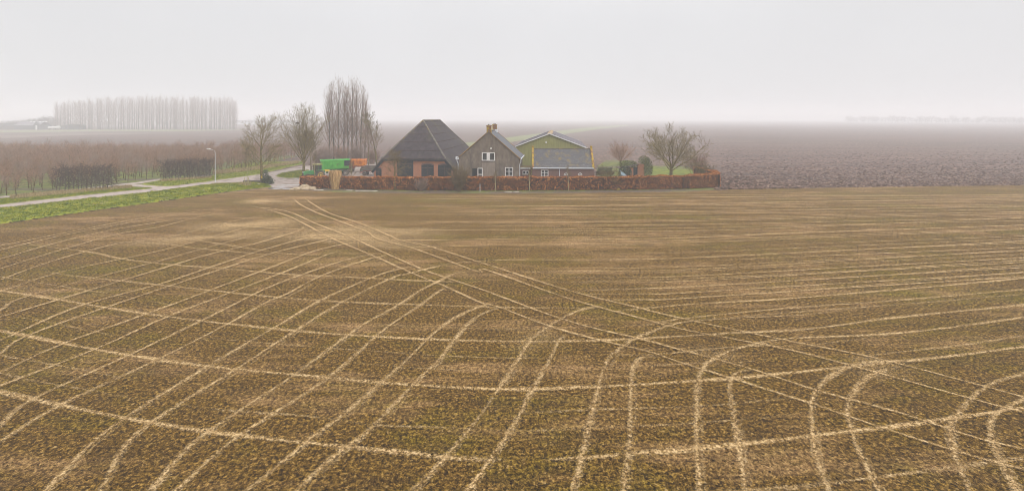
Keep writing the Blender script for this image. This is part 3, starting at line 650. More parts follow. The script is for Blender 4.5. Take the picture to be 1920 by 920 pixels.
# --- yard trees
oak = [dict(n=16, f=(.20,.97), a=(60,80), a_top=30, l=(.52,.62), seg=10, wob=.03, up=0, tip=.2, cr=.40, sides=7, shape=lambda t: 1.0-.45*t*t),
       dict(n=11, f=(.18,1), a=(25,48), l=(.38,.52), seg=7, wob=.08, up=.07, tip=.3, cr=.6, shape=lambda t: 1.1-.5*t),
       dict(n=5, f=(.15,1), a=(22,45), l=(.4,.6), seg=4, wob=.11, up=.06, cr=.65, shape=lambda t: 1-.3*t),
       dict(n=3, f=(.2,1), a=(22,45), l=(.45,.7), seg=2, wob=.1, up=.05, cr=.8, shape=lambda t: 1), dict(seg=1, wob=.1, up=.05)]
Z = 88.5; tree('bare_tree', (PX(491,Z), Z, 0), 'bare mossy tree beside the lane with dark ivy round its foot', 'tree', oak, 9.5, .28, M['barkg'], M['twigm'], 12)
oakB = [dict(n=14, f=(.66,1.0), a=(66,92), a_top=10, l=(2.3,2.75), seg=5, wob=.03, up=0, tip=.75, cr=.42, sides=8, shape=lambda t: 1.0),
        dict(n=12, f=(.15,1), a=(22,44), l=(.30,.46), seg=9, wob=.05, up=.045, tip=.15, cr=.5, shape=lambda t: 1.15-.6*t),
        dict(n=6, f=(.2,1), a=(22,45), l=(.38,.6), seg=4, wob=.11, up=.06, cr=.65, shape=lambda t: 1-.3*t),
        dict(n=3, f=(.2,1), a=(22,42), l=(.4,.65), seg=2, wob=.12, up=.08, cr=.8, shape=lambda t: 1), dict(seg=2, wob=.1, up=.05)]
Z = 97; tB, _ = tree('bare_tree', (PX(569,Z), Z, 0), 'large bare vase shaped tree left of the tractor with a dark nest', 'tree', oakB, 3.6, .30, M['barkg'], M['twigm'], 23)
nb_ = MB(); nr = random.Random(3)
for _ in range(70):
    a = nr.uniform(0,6.28); e = nr.uniform(.1,.34); p = (math.cos(a)*e, math.sin(a)*e, nr.uniform(-.12,.16)); q = (p[0]+nr.uniform(-.3,.3), p[1]+nr.uniform(-.3,.3), p[2]+nr.uniform(-.08,.08)); nb_.tube([p, q], .02, 3)
nb_.lump((0,0,.15), (.3,.3,.2), nr, 1)
o = nb_.build('bird_nest', M['nest']); o.location = (PX(559,Z), Z-.3, PZ(230,Z)-.15); tag(o, 'dark twig nest high in the large vase shaped tree', 'nest')
tcs = [dict(n=15, f=(.25,.97), a=(50,68), a_top=20, l=(.42,.56), seg=8, wob=.03, up=0, tip=.2, cr=.42, sides=6, shape=lambda t: 1.0-.55*t),
       dict(n=7, f=(.25,1), a=(25,42), l=(.38,.5), seg=5, wob=.09, up=.11, cr=.6, shape=lambda t: 1-.4*t),
       dict(n=5, f=(.3,1), a=(22,42), l=(.4,.6), seg=3, wob=.12, up=.1, cr=.65, shape=lambda t: 1), dict(n=3, f=(.3,1), a=(22,40), l=(.4,.6), seg=2, cr=.8, shape=lambda t: 1), dict(seg=1)]
RMIN = .015
Z = 120; tC, _ = tree('bare_tree', (PX(706,Z), Z, 0), 'slender bare tree with seed clusters between poplars and barn', 'tree', tcs, 11.2, .22, M['barkg'], M['twigm'], 35)
lf = MB(); lr = random.Random(2)
for v in lr.sample(_.data.vertices[:], 150):
    if v.co.z > 5.5:
        for k in range(5): leafq(lf, (v.co.x+lr.uniform(-.15,.15), v.co.y+lr.uniform(-.15,.15), v.co.z+lr.uniform(-.15,.15)), .09, lr)
lf.build('seed_clusters', M['barkd'], tC)
Z = 118; tree('bare_tree', (PX(691,Z), Z, 0), 'thin bare tree at the right edge of the tall poplar group', 'tree', tcs, 8.6, .15, M['barkg'], M['twigp'], 36)
Z = 104; tree('bare_tree', (PX(583,Z), Z, 0), 'thin bare tree behind the tractor cab', 'tree', tcs, 7.6, .11, M['barkg'], M['twig'], 37)
lom = [dict(n=28, f=(.14,.90), a=(22,32), a_top=10, l=(.27,.40), seg=10, wob=.008, up=0, tip=.15, cr=.34, sides=6, shape=lambda t: 1.15-.66*t),
       dict(n=7, f=(.2,1), a=(10,24), l=(.26,.46), seg=6, wob=.04, up=.10, tip=.4, cr=.65, shape=lambda t: 1), dict(n=3, f=(.15,.95), a=(12,28), l=(.4,.65), seg=3, wob=.06, up=.08, cr=.8, shape=lambda t: 1), dict(seg=2, up=.1)]
RMIN = .012
lp = [tree('lombardy_poplar', (0,0,0), '', 'tree', lom, 19.5, .27, M['barkd'], M['twigp'], 210+k)[0] for k in range(3)]
for i, (px, zz, s) in enumerate(((618,131,.92),(626,134,1.0),(635,131,1.03),(644.5,134,.98),(653,132,.96),(661,131,1.03),(669,134,1.0),(676,131,.95),(684,133,.84))):
    lb = ['leftmost and thinnest of the tall bare poplars','second of the tall bare poplars from the left','third of the tall bare poplars from the left','fourth of the tall bare poplars from the left','middle one of the nine tall bare poplars','tall bare poplar directly right of the middle one of its group','third of the tall bare poplars from the right','second of the tall bare poplars from the right','shorter rightmost poplar of the tall bare group'][i]
    if i < 3: lp[i].location = (PX(px,zz), zz, 0); lp[i].scale = (s,)*3; lp[i]['label'] = lb; lp[i]['group'] = 'tall poplars behind the yard'
    else: copy_tree(lp[i % 3], (PX(px,zz), zz, 0), i*1.3, s, lb, 'tall poplars behind the yard')
RMIN = .0125
# big garden tree
gt = [dict(n=10, f=(.55,1.0), a=(66,104), a_top=34, l=(2.3,2.9), seg=4, wob=.04, up=0, tip=.7, cr=.48, sides=8, shape=lambda t: 1.0),
      dict(n=10, f=(.18,1), a=(28,55), l=(.36,.52), seg=9, wob=.13, up=.035, tip=.2, cr=.55, shape=lambda t: 1.1-.5*t),
      dict(n=8, f=(.2,1), a=(28,55), l=(.38,.58), seg=5, wob=.15, up=.04, cr=.62, shape=lambda t: 1-.3*t),
      dict(n=5, f=(.2,1), a=(25,50), l=(.38,.6), seg=3, wob=.15, up=.06, cr=.75, shape=lambda t: 1), dict(seg=2, wob=.15, up=.08)]
Z = 91; tg, crn = tree('garden_tree', (PX(1258,Z), Z, 0), 'broad spreading bare mossy tree behind the right end of the hedge', 'tree', gt, 2.8, .36, M['barkg'], M['twigm'], 41)
# pollard
pol = [dict(n=60, f=(.70,1.0), a=(18,72), l=(1.4,2.1), seg=4, wob=.03, up=0, tip=.9, cr=.16, sides=7, shape=lambda t: 1.0),
       dict(n=7, f=(.3,1), a=(14,28), l=(.3,.5), seg=5, wob=.05, up=.06, cr=.6, shape=lambda t: 1), dict(n=2, f=(.3,1), a=(15,25), l=(.4,.6), seg=2, cr=.8, shape=lambda t: 1), dict(seg=1)]
Z = 112; tree('pollard_willow', (PX(1164,Z), Z, 0), 'small orange twigged pollard tree beyond the garden', 'tree', pol, 1.9, .26, M['barkd'], M['twigo'], 52)
# saplings in front of and beside the hedge
sap = [dict(n=13, f=(.40,.98), a=(35,60), a_top=18, l=(.22,.34), seg=8, wob=.015, up=0, tip=.15, cr=.35, sides=6, shape=lambda t: 1-.5*t),
       dict(n=5, f=(.25,1), a=(25,45), l=(.4,.6), seg=4, wob=.08, up=.08, cr=.6, shape=lambda t: 1), dict(n=3, f=(.3,1), a=(22,42), l=(.4,.6), seg=2, cr=.8, shape=lambda t: 1), dict(seg=1)]
for px, yb, hh, lb, sd_ in ((591,351.5,5.3,'young pale stemmed tree before the hedge under the tractor',61),(658,355,4.4,'young pale stemmed tree before the hedge right of the dry reed clump',62),
                       (929,358.5,2.9,'small young tree in front of the hedge below the grey house',63),(993,358.3,3.4,'small young tree by the hedge below the white lean-to window',64),
                       (1066,357.3,3.6,'small young tree by the hedge below the half round stable windows',65),(1128,355,2.9,'dark stemmed young tree by the hedge right of the brick outhouse',66)):
    x, Z = G(px, yb); tree('young_tree', (x, Z, 0), lb, 'young tree', sap, hh, .10, M['sapb'] if sd_ != 66 else M['barkd'], M['twig'], sd_, group='young trees along the hedge')
x, Z = G(463, 349); st, _ = tree('young_tree', (x, Z, 0), 'young staked tree at the corner of lane and field', 'young tree', sap, 6.0, .07, M['sapb'], M['twig'], 67)
x, Z = G(1147, 355.5); wide = [dict(n=10, f=(.35,1), a=(50,80), a_top=40, l=(.55,.8), seg=5, wob=.1, up=0, tip=.5, cr=.5, sides=6, shape=lambda t: 1),
       dict(n=7, f=(.2,1), a=(30,60), l=(.4,.6), seg=4, wob=.15, up=.03, cr=.6, shape=lambda t: 1), dict(n=5, f=(.2,1), a=(25,60), l=(.4,.6), seg=3, wob=.15, cr=.8, shape=lambda t: 1), dict(seg=2)]
tree('small_tree', (x, Z, 0), 'crooked mossy small tree before the hedge near the ivy covered shed', 'small tree', wide, 2.5, .15, M['barkg'], M['barkg'], 68, d=(.12,0,1))
# weeping small tree with old leaves in front of the barn
x, Z = G(740, 357); wt, cw = tree('leafy_small_tree', (x, Z, 0), 'small mossy tree with old olive leaves before the big barn door', 'small tree',
    [dict(n=18, f=(.35,1), a=(50,75), a_top=25, l=(.36,.50), seg=8, wob=.03, up=0, tip=.3, cr=.4, sides=6, shape=lambda t: 1.1-.6*t),
     dict(n=8, f=(.2,1), a=(30,60), l=(.4,.6), seg=5, wob=.12, up=-.04, cr=.6, shape=lambda t: 1), dict(n=4, f=(.2,1), a=(30,60), l=(.4,.6), seg=3, wob=.1, up=-.08, cr=.8, shape=lambda t: 1), dict(seg=2, up=-.1)], 5.6, .16, M['barkg'], M['twig'], 71)
lf = MB(); lr = random.Random(4)
for v in lr.sample(cw.data.vertices[:], 1300): leafq(lf, v.co, lr.uniform(.04,.085), lr)
lf.build('leaves', M['leafo'], wt)
# shrubs
def shrub(name, loc, label, hh, spread, n, twig, seed, leafm=None, nl=0, ls=.06):
    r = random.Random(seed); t = thing(name, loc, 0, label, 'shrub'); b = MB()
    sp = [dict(n=7, f=(.15,1), a=(15,38), l=(.35,.55), seg=5, wob=.07, up=.07, tip=.3, cr=.6, sides=3, shape=lambda t: 1-.3*t), dict(n=5, f=(.2,1), a=(20,45), l=(.4,.6), seg=3, wob=.1, up=.05, cr=.8, shape=lambda t: 1), dict(seg=2)]
    for k in range(n):
        a = r.uniform(0,6.28); e = r.uniform(0,.3)*spread; tilt = r.uniform(0, spread)/hh
        grow([b], (math.cos(a)*e, math.sin(a)*e, -.05), (math.cos(a)*tilt, math.sin(a)*tilt, 1), hh*r.uniform(.6,1), .025, 0, sp, r)
    c = b.build('branches', twig, t)
    if leafm:
        lf = MB(); V = c.data.vertices[:]
        for v in r.sample(V, min(nl, len(V))): leafq(lf, v.co, ls*r.uniform(.6,1.3), r)
        lf.build('leaves', leafm, t)
    return t
x, Z = G(859, 359.5); shrub('shrub', (x, Z, 0), 'tall loose olive twigged shrub before the hedge at the left corner of the house', 3.6, 1.9, 42, M['twig'], 81, M['leafo'], 900, .05)
x, Z = G(789, 359); shrub('shrub', (x, Z, 0), 'low brown twiggy shrub before the hedge below the arched barn doors', 1.9, 1.3, 26, M['twigp'], 82, M['leafo'], 250, .05)
x, Z = G(1322, 342); shrub('shrub', (x, Z, 0), 'pale green twiggy shrub behind the right end of the hedge', 3.0, 2.2, 30, M['barkg'], 83, M['leafo'], 300, .06)
x, Z = G(1305, 330); shrub('shrub', (x, Z, 0), 'reddish brown twiggy shrub behind the spreading garden tree', 4.2, 3.0, 40, M['twigr'], 84)
for i, (px, yb, hh, lb) in enumerate(((612,309,4.5,'brown thicket shrub at the foot of the leftmost tall poplars'),(640,308,4.0,'brown thicket shrub under the middle tall poplars'),(668,307,4.6,'brown thicket shrub under the right tall poplars'),(697,307,3.4,'brown thicket shrub behind the flatbed wagon'),(600,308,3.4,'brown thicket shrub behind the green tractor'))):
    x, Z = G(px, yb); shrub('thicket_shrub', (x, Z, 0), lb, hh, 2.6, 40, M['twigr'] if i % 2 else M['twigp'], 90+i)

# --- orchard
RMIN = .009
ors = [dict(n=8, f=(.25,.9), a=(35,62), a_top=25, l=(.34,.48), seg=5, wob=.07, up=0, tip=.4, cr=.5, sides=5, shape=lambda t: 1.1-.4*t),
       dict(n=7, f=(.1,1), a=(30,70), l=(.7,1.25), seg=4, wob=.08, up=.36, cr=.5, sides=3, shape=lambda t: 1), dict(n=2, f=(.2,.9), a=(20,45), l=(.35,.5), seg=2, wob=.08, up=.18, cr=.8, shape=lambda t: 1), dict(seg=1, up=.1)]
orc = [tree('fruit_tree', (0,0,0), '', 'fruit tree', ors, 2.9, .075, M['barkg'], (M['twigr'], M['twigr'], M['twigp'])[k % 3], 400+k)[0] for k in range(6)]
r = random.Random(77); spots = []
path_lo = [G(*p) for p in ((0,366),(60,360.5),(205,345.5),(250,341.5),(303,333.5),(396,331),(440,318),(452,309))]
def min_y(x):
    for (ax, ay), (bx, by) in zip(path_lo, path_lo[1:]):
        if ax <= x <= bx: return ay+(by-ay)*(x-ax)/(bx-ax)
    return path_lo[0][1] if x < path_lo[0][0] else 999
ang = R(20)
for i in range(-60, 90):
    for j in range(0, 60):
        u, v = i*1.55+r.uniform(-.2,.2), j*3.3
        x = -110+u*math.cos(ang)-v*math.sin(ang)+r.uniform(-.15,.15); y = 58+u*math.sin(ang)+v*math.cos(ang)+r.uniform(-.15,.15)
        if y > 150 or x < -1.08*y-3 or x > -60-(y-100)*.05: continue
        if y < min_y(x)+1.2: continue
        spots.append((x, y))
for p in ((31,369.5),(12,366),(62,363),): spots.append(G(*p))
spots.sort(key=lambda p: p[0]**2+p[1]**2)
near, rest = spots[:296], spots[296:]
for i, (x, y) in enumerate(near):
    s = r.uniform(.8,1.15); k = i % 6; sc3 = (s, s, s*r.uniform(.85,1.25)); rz = r.uniform(0,6.28)
    lb = 'bare fruit tree in the near rows of the orchard'
    if i < 6: orc[k].location = (x,y,0); orc[k].rotation_euler.z = rz; orc[k].scale = sc3; orc[k]['label'] = lb; orc[k]['group'] = 'bare fruit trees of the orchard'
    else: copy_tree(orc[k], (x,y,0), rz, sc3, lb, 'bare fruit trees of the orchard')
# farther rows: one mesh
lib = []
for t in orc:
    vs, fs = [], []
    for c in t.children:
        me_ = c.data; a = np.empty(len(me_.vertices)*3, dtype=np.float32); me_.vertices.foreach_get('co', a)
        fs += [tuple(i+sum(len(q) for q in vs) for i in p.vertices) for p in me_.polygons]; vs.append(a.reshape(-1,3))
    lib.append((np.concatenate(vs), [f for f in fs]))
V, Fc, off = [], [], 0
for (x, y) in rest:
    vs, fs = lib[r.randrange(6)]; a = r.uniform(0,6.28); c, s = math.cos(a), math.sin(a); k = r.uniform(.85,1.15)
    q = np.stack([(vs[:,0]*c-vs[:,1]*s)*k+x, (vs[:,0]*s+vs[:,1]*c)*k+y, vs[:,2]*k*r.uniform(.8,1.25)], 1); V.append(q); Fc += [tuple(i+off for i in f) for f in fs]; off += len(vs)
me_ = bpy.data.meshes.new('orchard_rows'); me_.from_pydata(np.concatenate(V).tolist(), [], Fc); me_.materials.append(M['twigr'])
o = bpy.data.objects.new('orchard_rows', me_); C.objects.link(o); tag(o, 'far rows of bare reddish fruit trees merging into one brown mass', 'orchard', kind='stuff')
print('orchard', len(spots), len(Fc))
# clipped windbreaks
RMIN = .014
def windbreak(p0, p1, hh, n, label, seed):
    r = random.Random(seed); a, b = Vector(G(*p0)), Vector(G(*p1)); mid = (a+b)/2; t = thing('windbreak_hedge', (mid.x, mid.y, 0), 0, label, 'hedge'); cr = MB()
    sp = [dict(n=21, f=(.14,.98), a=(55,88), a_top=62, l=(.18,.30), seg=6, wob=.04, up=0, tip=.5, cr=.45, sides=4, shape=lambda t: .8+.5*t),
          dict(n=5, f=(.2,1), a=(30,60), l=(.4,.6), seg=3, wob=.12, up=.02, cr=.6, shape=lambda t: 1), dict(n=2, f=(.2,1), a=(30,60), l=(.4,.7), seg=2, wob=.12, cr=.8, shape=lambda t: 1), dict(seg=1)]
    for i in range(n):
        q = a.lerp(b, (i+.5+r.uniform(-.2,.2))/n)-mid; tr = MB(); grow([tr, cr], (q.x, q.y, -.05), (r.uniform(-.06,.06), 0, 1), hh*r.uniform(.93,1.0), .085, 0, sp, r)
        tr.build('trunk', M['barkd'], t)
    cr.build('crown', M['twigd'], t)
windbreak((100,358.5), (214,354.5), 3.7, 14, 'nearer clipped dark bare hedge of thin trunks left of the path', 500)
windbreak((303,338.5), (396,333), 3.55, 17, 'clipped dark bare hedge of thin trunks left of the street lamp', 501)

# ================================================================ beech hedge
def hedge(path, th, hts, label):
    t = thing('beech_hedge', (path[0][0], path[0][1], 0), 0, label, 'hedge'); o0 = Vector(path[0]); core, lv, st = MB(), MB(), MB(); r = random.Random(88)
    P = [Vector(p)-o0 for p in path]
    for (a, b), (ha, hb) in zip(zip(P, P[1:]), zip(hts, hts[1:])):
        d = (b-a); Ln = d.length; d.normalize(); n = Vector((-d.y, d.x)); k = max(2, int(Ln/.5))
        ring = []
        for i in range(k+1):
            c = a+d*(Ln*i/k); h = ha+(hb-ha)*i/k-.12+r.uniform(-.05,.05); w_ = th/2-.12+r.uniform(-.05,.05); bI = len(core.v)
            for (s, z) in ((-1,.08),(-1,h*.5),(-.9,h),(.9,h),(1,h*.5),(1,.08)): core.v.append((c.x+n.x*s*w_, c.y+n.y*s*w_, z))
            ring.append(bI)
        for i in range(k):
            for j in range(6): q = (j+1) % 6; core.f.append((ring[i]+j, ring[i]+q, ring[i+1]+q, ring[i+1]+j))
        core.f.append(tuple(ring[0]+j for j in range(6))); core.f.append(tuple(ring[k]+j for j in reversed(range(6))))
        N_ = int(Ln*380)
        for _ in range(N_):
            f = r.random(); c = a+d*(Ln*f); h = ha+(hb-ha)*f; u = r.random()
            bul = .10*mn.noise(Vector((c.x*.8+3, c.y*.8, 1)))*2+.08*mn.noise(Vector((c.x*3, c.y, r.uniform(0,2))))
            if u < .42: s, z = -1, r.uniform(.12, h)
            elif u < .52: s, z = 1, r.uniform(.12, h)
            else: s, z = r.uniform(-1,1), h+bul*.8
            if u < .52: wob_ = th/2+bul+r.uniform(-.10,.05); p = (c.x+n.x*s*wob_, c.y+n.y*s*wob_, z)
            else: p = (c.x+n.x*s*th/2, c.y+n.y*s*th/2, z+r.uniform(-.1,.07))
            leafq(lv, p, r.uniform(.06,.125), r)
        for i in range(int(Ln/.35)):
            c = a+d*(i*.35+r.uniform(-.1,.1)); st.tube([(c.x, c.y, -.03), (c.x+r.uniform(-.05,.05), c.y, .5)], .025, 4)
            if r.random() < .5: h = ha+(hb-ha)*i*.35/Ln; st.tube([(c.x, c.y-th*.3*r.uniform(-1,1), h-.1), (c.x+r.uniform(-.1,.1), c.y, h+r.uniform(.05,.22))], .008, 3)
    e0 = P[-1]
    core.build('inner_twigs', M['hcore'], t); lv.build('leaves', M['hleaf'], t); st.build('stems', M['barkd'], t)
hp = [G(562,352), G(600,354), G(680,356.3), G(800,357.8), G(960,358), G(1150,357), G(1280,355), G(1347,352.5)]
hp = [(x, y+.6) for x, y in hp]
corner = hp[-1]
hedge(hp+[(corner[0]+1.0, corner[1]+3.5), (corner[0]+1.6, 93)], 1.1, [1.80,1.9,2.0,2.12,2.12,2.1,2.15,2.35,2.4,2.0], 'long clipped copper beech hedge with rusty leaves in front of the farmstead')

# ================================================================ buildings
YAW = -R(5.3)
def window(parent, x0, x1, z0, z1, y, cols, rows, fw=.09, name='window', bar=.04, splits=None):
    "frame bars standing proud of the wall with a pane behind; both real boxes"
    f = MB(); d = .06
    f.box(x0, x1, y-d, y+.01, z1-fw, z1); f.box(x0, x1, y-d, y+.01, z0, z0+fw)
    f.box(x0, x0+fw, y-d+.003, y+.01, z0+fw, z1-fw); f.box(x1-fw, x1, y-d+.003, y+.01, z0+fw, z1-fw)
    for i in range(1, cols):
        x = x0+(x1-x0)*i/cols; f.box(x-bar, x+bar, y-d+.006, y+.01, z0+fw, z1-fw)
    for j in range(1, rows):
        z = z0+(z1-z0)*j/rows; f.box(x0+fw, x1-fw, y-d+.012, y+.01, z-bar*.7, z+bar*.7)
    o = f.build(name, M['white'], parent)
    g = MB(); g.box(x0+fw*.6, x1-fw*.6, y-.022, y-.008, z0+fw*.6, z1-fw*.6); g.build('pane', M['glass'], o)
    s = MB(); s.box(x0-.05, x1+.05, y-.12, y+.01, z0-.07, z0-.002); s.build('sill', M['stone'], o)
    return o
def arch(x0, x1, z0, z1, rise=.22, n=8):
    pts = [(x0, z0), (x1, z0)]
    for k in range(n+1):
        a = k/n; x = x1+(x0-x1)*a; pts.append((x, z1-rise+rise*math.sin(math.pi*a)**.8 if 0 < k < n else z1-rise))
    return pts
# ---- barn
ZB = 88; XB = -17.95
bn = thing('barn', (XB, ZB, 0), YAW, 'big brick barn with a steep dark hipped roof and navy arched doors', 'barn')
sl = 1.161; rz_ = 11.1
wl = MB(); out_ = [(-7.6,0),(7.6,0),(7.6,2.05),(5.75,4.1),(-5.75,4.1),(-7.6,2.05)]
wl.prism(out_, 0, .35); wl.prism(out_, 25.1, 25.45); wl.box(-7.6,-7.25,.352,25.098,0,2.0); wl.box(7.25,7.6,.352,25.098,0,2.0)
wl.build('wall', M['brick'], bn)
zs = rz_-7.95*sl; ro = MB(); yb0, yb1 = -.35, 25.85; r1, r2 = 6.0, 19.5
A_, B_ = (-5.97,yb0,4.17), (5.97,yb0,4.17); A2_, B2_ = (-5.97,yb1,4.17), (5.97,yb1,4.17); P1, P2 = (0,r1,rz_), (0,r2,rz_)
ro.slab([[A_, B_, P1], [B_, (7.95,yb0,zs), (7.95,yb1,zs), B2_, P2, P1], [B2_, A2_, P2], [A2_, (-7.95,yb1,zs), (-7.95,yb0,zs), A_, P1, P2]], .22)
rf = ro.build('roof', M['thatch'], bn)
lp_ = MB()
def lerp3(a, b, t): return tuple(a[i]+(b[i]-a[i])*t for i in range(3))
nF = Vector((0, -(rz_-4.17), (r1-yb0))).normalized(); nR = Vector((sl, 0, 1)).normalized(); nL = Vector((-sl, 0, 1)).normalized()
for t in (.2,.41,.62,.83):
    for (a, b, nn) in ((lerp3(A_,P1,t), lerp3(B_,P1,t), nF), (lerp3(B_,P1,t), lerp3(B2_,P2,t), nR), (lerp3(A_,P1,t), lerp3(A2_,P2,t), nL)):
        lp_.tube([tuple(Vector(a)+nn*.02), tuple(Vector(b)+nn*.02)], .045, 6)
lp_.build('lap_strips', M['hcore'], rf)
cp = MB()
for a, b in ((A_,P1),(B_,P1),(P1,P2),(P2,A2_),(P2,B2_)): cp.tube([a, b], .16, 7)
cp.tube([B_, (7.95,yb0,zs)], .1, 6); cp.tube([A_, (-7.95,yb0,zs)], .1, 6)
cp.build('ridge_caps', M['cap'], rf)
fs = MB(); fs.prism([(-6.0,3.72),(6.0,3.72),(5.95,3.95),(-5.95,3.95)], -.3, -.02)
for s in (-1, 1):
    q = [(5.9,3.95),(5.72,3.62),(7.72,1.42),(8.0,1.72)]; q = [(s*x, z) for x, z in q]; q = q if s > 0 else q[::-1]; fs.prism(q, -.33, -.03)
fs.build('fascia', M['navy'], bn)
def bd(px0, px1, pytop, z0=0.02, rise=.22, label=None, nm='door'):
    x0, x1 = PX(px0,ZB)-XB, PX(px1,ZB)-XB; z1 = PZ(pytop,ZB)
    m = MB(); m.prism(arch(x0, x1, z0, z1, rise), -.045, .01); o = m.build(nm, M['navy'], bn)
    b = MB(); b.box((x0+x1)/2-.02, (x0+x1)/2+.02, -.065, -.047, z0, z1-.25)
    for zz in (z0+.5, z1-.75): b.box(x0+.1, x1-.1, -.07, -.047, zz, zz+.1)
    b.build('door_battens', M['rust'], o)
    a = MB(); pts = arch(x0-.02, x1+.02, z0, z1+.02, rise); top = pts[2:]
    for (ax, az), (bx, bz) in zip(top, top[1:]): a.quad((ax,-.03,az),(ax,-.03,az+.22),(bx,-.03,bz+.22),(bx,-.03,bz))
    a.build('brick_lintel', M['brickd'], o)
    if label: o['label'] = label
    return o
bd(702.5, 713.5, 316, label='small navy arched door at the barn left')
bd(743.5, 775, 300, rise=.02, label='large square navy barn door')
bd(790.6, 814, 307.5, label='left arched navy barn door'); bd(822, 847.5, 308, label='right arched navy barn door')
l_b = MB(); l_b.lump((PX(707,ZB)-XB-.5, -.2, 3.2), (.12,.1,.12), random.Random(1), 1, 0); l_b.build('wall_lamp', M['white'], bn)
# ---- house
ZH = 84; XH = -4.07
hs = thing('farmhouse', (XH, ZH, 0), YAW, 'grey rendered gabled farmhouse with white windows and two chimneys', 'house')
def hx(px): return (PX(px,ZH)-XH)/math.cos(YAW)
def hz(py): return PZ(py,ZH)
D = 8.6
gw = MB(); go = [(-5.3,0),(5.3,0),(5.3,4.55),(0,9.1),(-5.3,4.55)]; gw.prism(go, 0, .3); gw.prism(go, D-.3, D); gw.box(-5.3,-5.0,.302,D-.302,0,4.5); gw.box(5.0,5.3,.302,D-.302,0,4.5)
gw.build('wall', M['render'], hs)
pt = MB(); pt.box(hx(903.6), hx(928.2), -.012, .01, .3, hz(303.2)); pt.build('wall_patch', M['render2'], hs)
hr = MB(); e = .12; k = 4.55/5.3
hr.slab([[(0,-.12,9.24),(-5.55,-.12,9.24-5.55*k),(-5.55,D+.12,9.24-5.55*k),(0,D+.12,9.24)]][::1] if False else [[(-5.55,-.12,9.26-5.55*k),(0,-.12,9.26),(0,D+.12,9.26),(-5.55,D+.12,9.26-5.55*k)], [(0,-.12,9.26),(5.55,-.12,9.26-5.55*k),(5.55,D+.12,9.26-5.55*k),(0,D+.12,9.26)]], .12)
ho = hr.build('roof', M['tile'], hs)
for yy in (-.14, D+.14):
    vg = MB(); vg.tube([(-5.6,yy,9.26-5.6*k),(0,yy,9.26),(5.6,yy,9.26-5.6*k)], .085, 5); vg.build('verge', M['lichen'], ho)
rd = MB(); rd.tube([(0,-.1,9.3),(0,D+.1,9.3)], .13, 7); rd.build('ridge_tiles', M['cap'], ho)
for (yc, top, lb) in ((.42, 10.25, 'front chimney thick with yellow lichen'), (D-.5, 10.35, 'rear chimney with a pale foot')):
    c = MB(); c.box(-.40,.40,yc-.36,yc+.36,8.5,top-.12); c.box(-.46,.46,yc-.42,yc+.42,top-.118,top); ch = c.build('chimney', M['bricky'], ho); ch['label'] = lb
    # pots belong to the stack's own mesh depth: third level kept on the roof
    q = MB(); q.tube([(-.12,yc,top-.01),(-.12,yc,top+.22)], .10, 8); q.tube([(.15,yc,top-.01),(.15,yc,top+.14)], .08, 8); q.build('chimney_pot', M['rust'], ho)
fl = MB(); fl.box(-.5,.5,D-1.02,D-.02,8.78,9.42); fl.build('lead_flashing', M['pvc'], ho)
aw = MB(); x0, x1, z0, z1 = hx(903.4), hx(928), hz(301.4), hz(285.8)
aw.box(x0,x1,-.07,.01,z1-.14,z1); aw.box(x0,x1,-.07,.01,z0,z0+.14); aw.box(x0,x0+.15,-.068,.01,z0+.14,z1-.14); aw.box(x1-.15,x1,-.068,.01,z0+.14,z1-.14); aw.box(x0+.86,x1-.86,-.066,.01,z0+.14,z1-.14)
aw = aw.build('attic_window', M['white'], hs)
for a, b in ((x0+.15,x0+.86),(x1-.86,x1-.15)): g = MB(); g.box(a-.02,b+.02,-.03,-.008,z0+.1,z1-.1); g.build('pane', M['glass'], aw)
s_ = MB(); s_.box(x0-.1,x1+.1,-.13,.01,z0-.1,z0-.002); s_.build('sill', M['rust'], aw)
window(hs, hx(895.4), hx(905), .5, hz(315), 0, 1, 1, .13); q = MB(); zt = hz(315); q.box(hx(896.5),hx(904),-.07,-.005,1.62,1.76); q.build('transom', M['white'], hs)
cu = MB(); cu.prism([(hx(897.4),.65),(hx(903),.65),(hx(902.4),1.1),(hx(900.3),1.6),(hx(898),1.1)], -.028, -.024); cu.build('curtain', M['brickd'], hs)
sh = MB(); sh.box(hx(885.3),hx(894.7),-.07,-.005,.55,hz(316)); s = sh.build('shutter', M['navy'], hs)
window(hs, hx(947), hx(962), .85, hz(313.3), 0, 2, 3, .12, bar=.06)
lm = MB(); lm.tube([(hx(920.7),-.22,hz(278.2)),(hx(920.7),.01,hz(278.2))], .14, 12); lm.build('wall_lamp', M['white'], hs)
for s in (-1, 1): gu = MB(); gu.tube([(s*5.62,-.1,4.42),(s*5.62,D,4.42)], .09, 6); gu.build('gutter', M['pvc'], hs)
gu = MB(); gu.tube([(-5.62,-.13,4.4),(-5.62,-.13,4.0),(-5.42,-.1,3.6),(-5.42,-.1,.1)], .055, 6); gu.build('downpipe', M['pvc'], hs)
gu = MB(); gu.tube([(5.62,.2,4.4),(5.62,.2,3.9),(5.42,.2,3.5),(5.42,.2,.1)], .06, 6); gu.build('downpipe', M['pvc'], hs)
gu = MB(); gu.box(-5.85,-5.3,-.2,.12,4.3,4.75); gu.build('eave_box', M['pvc'], hs)
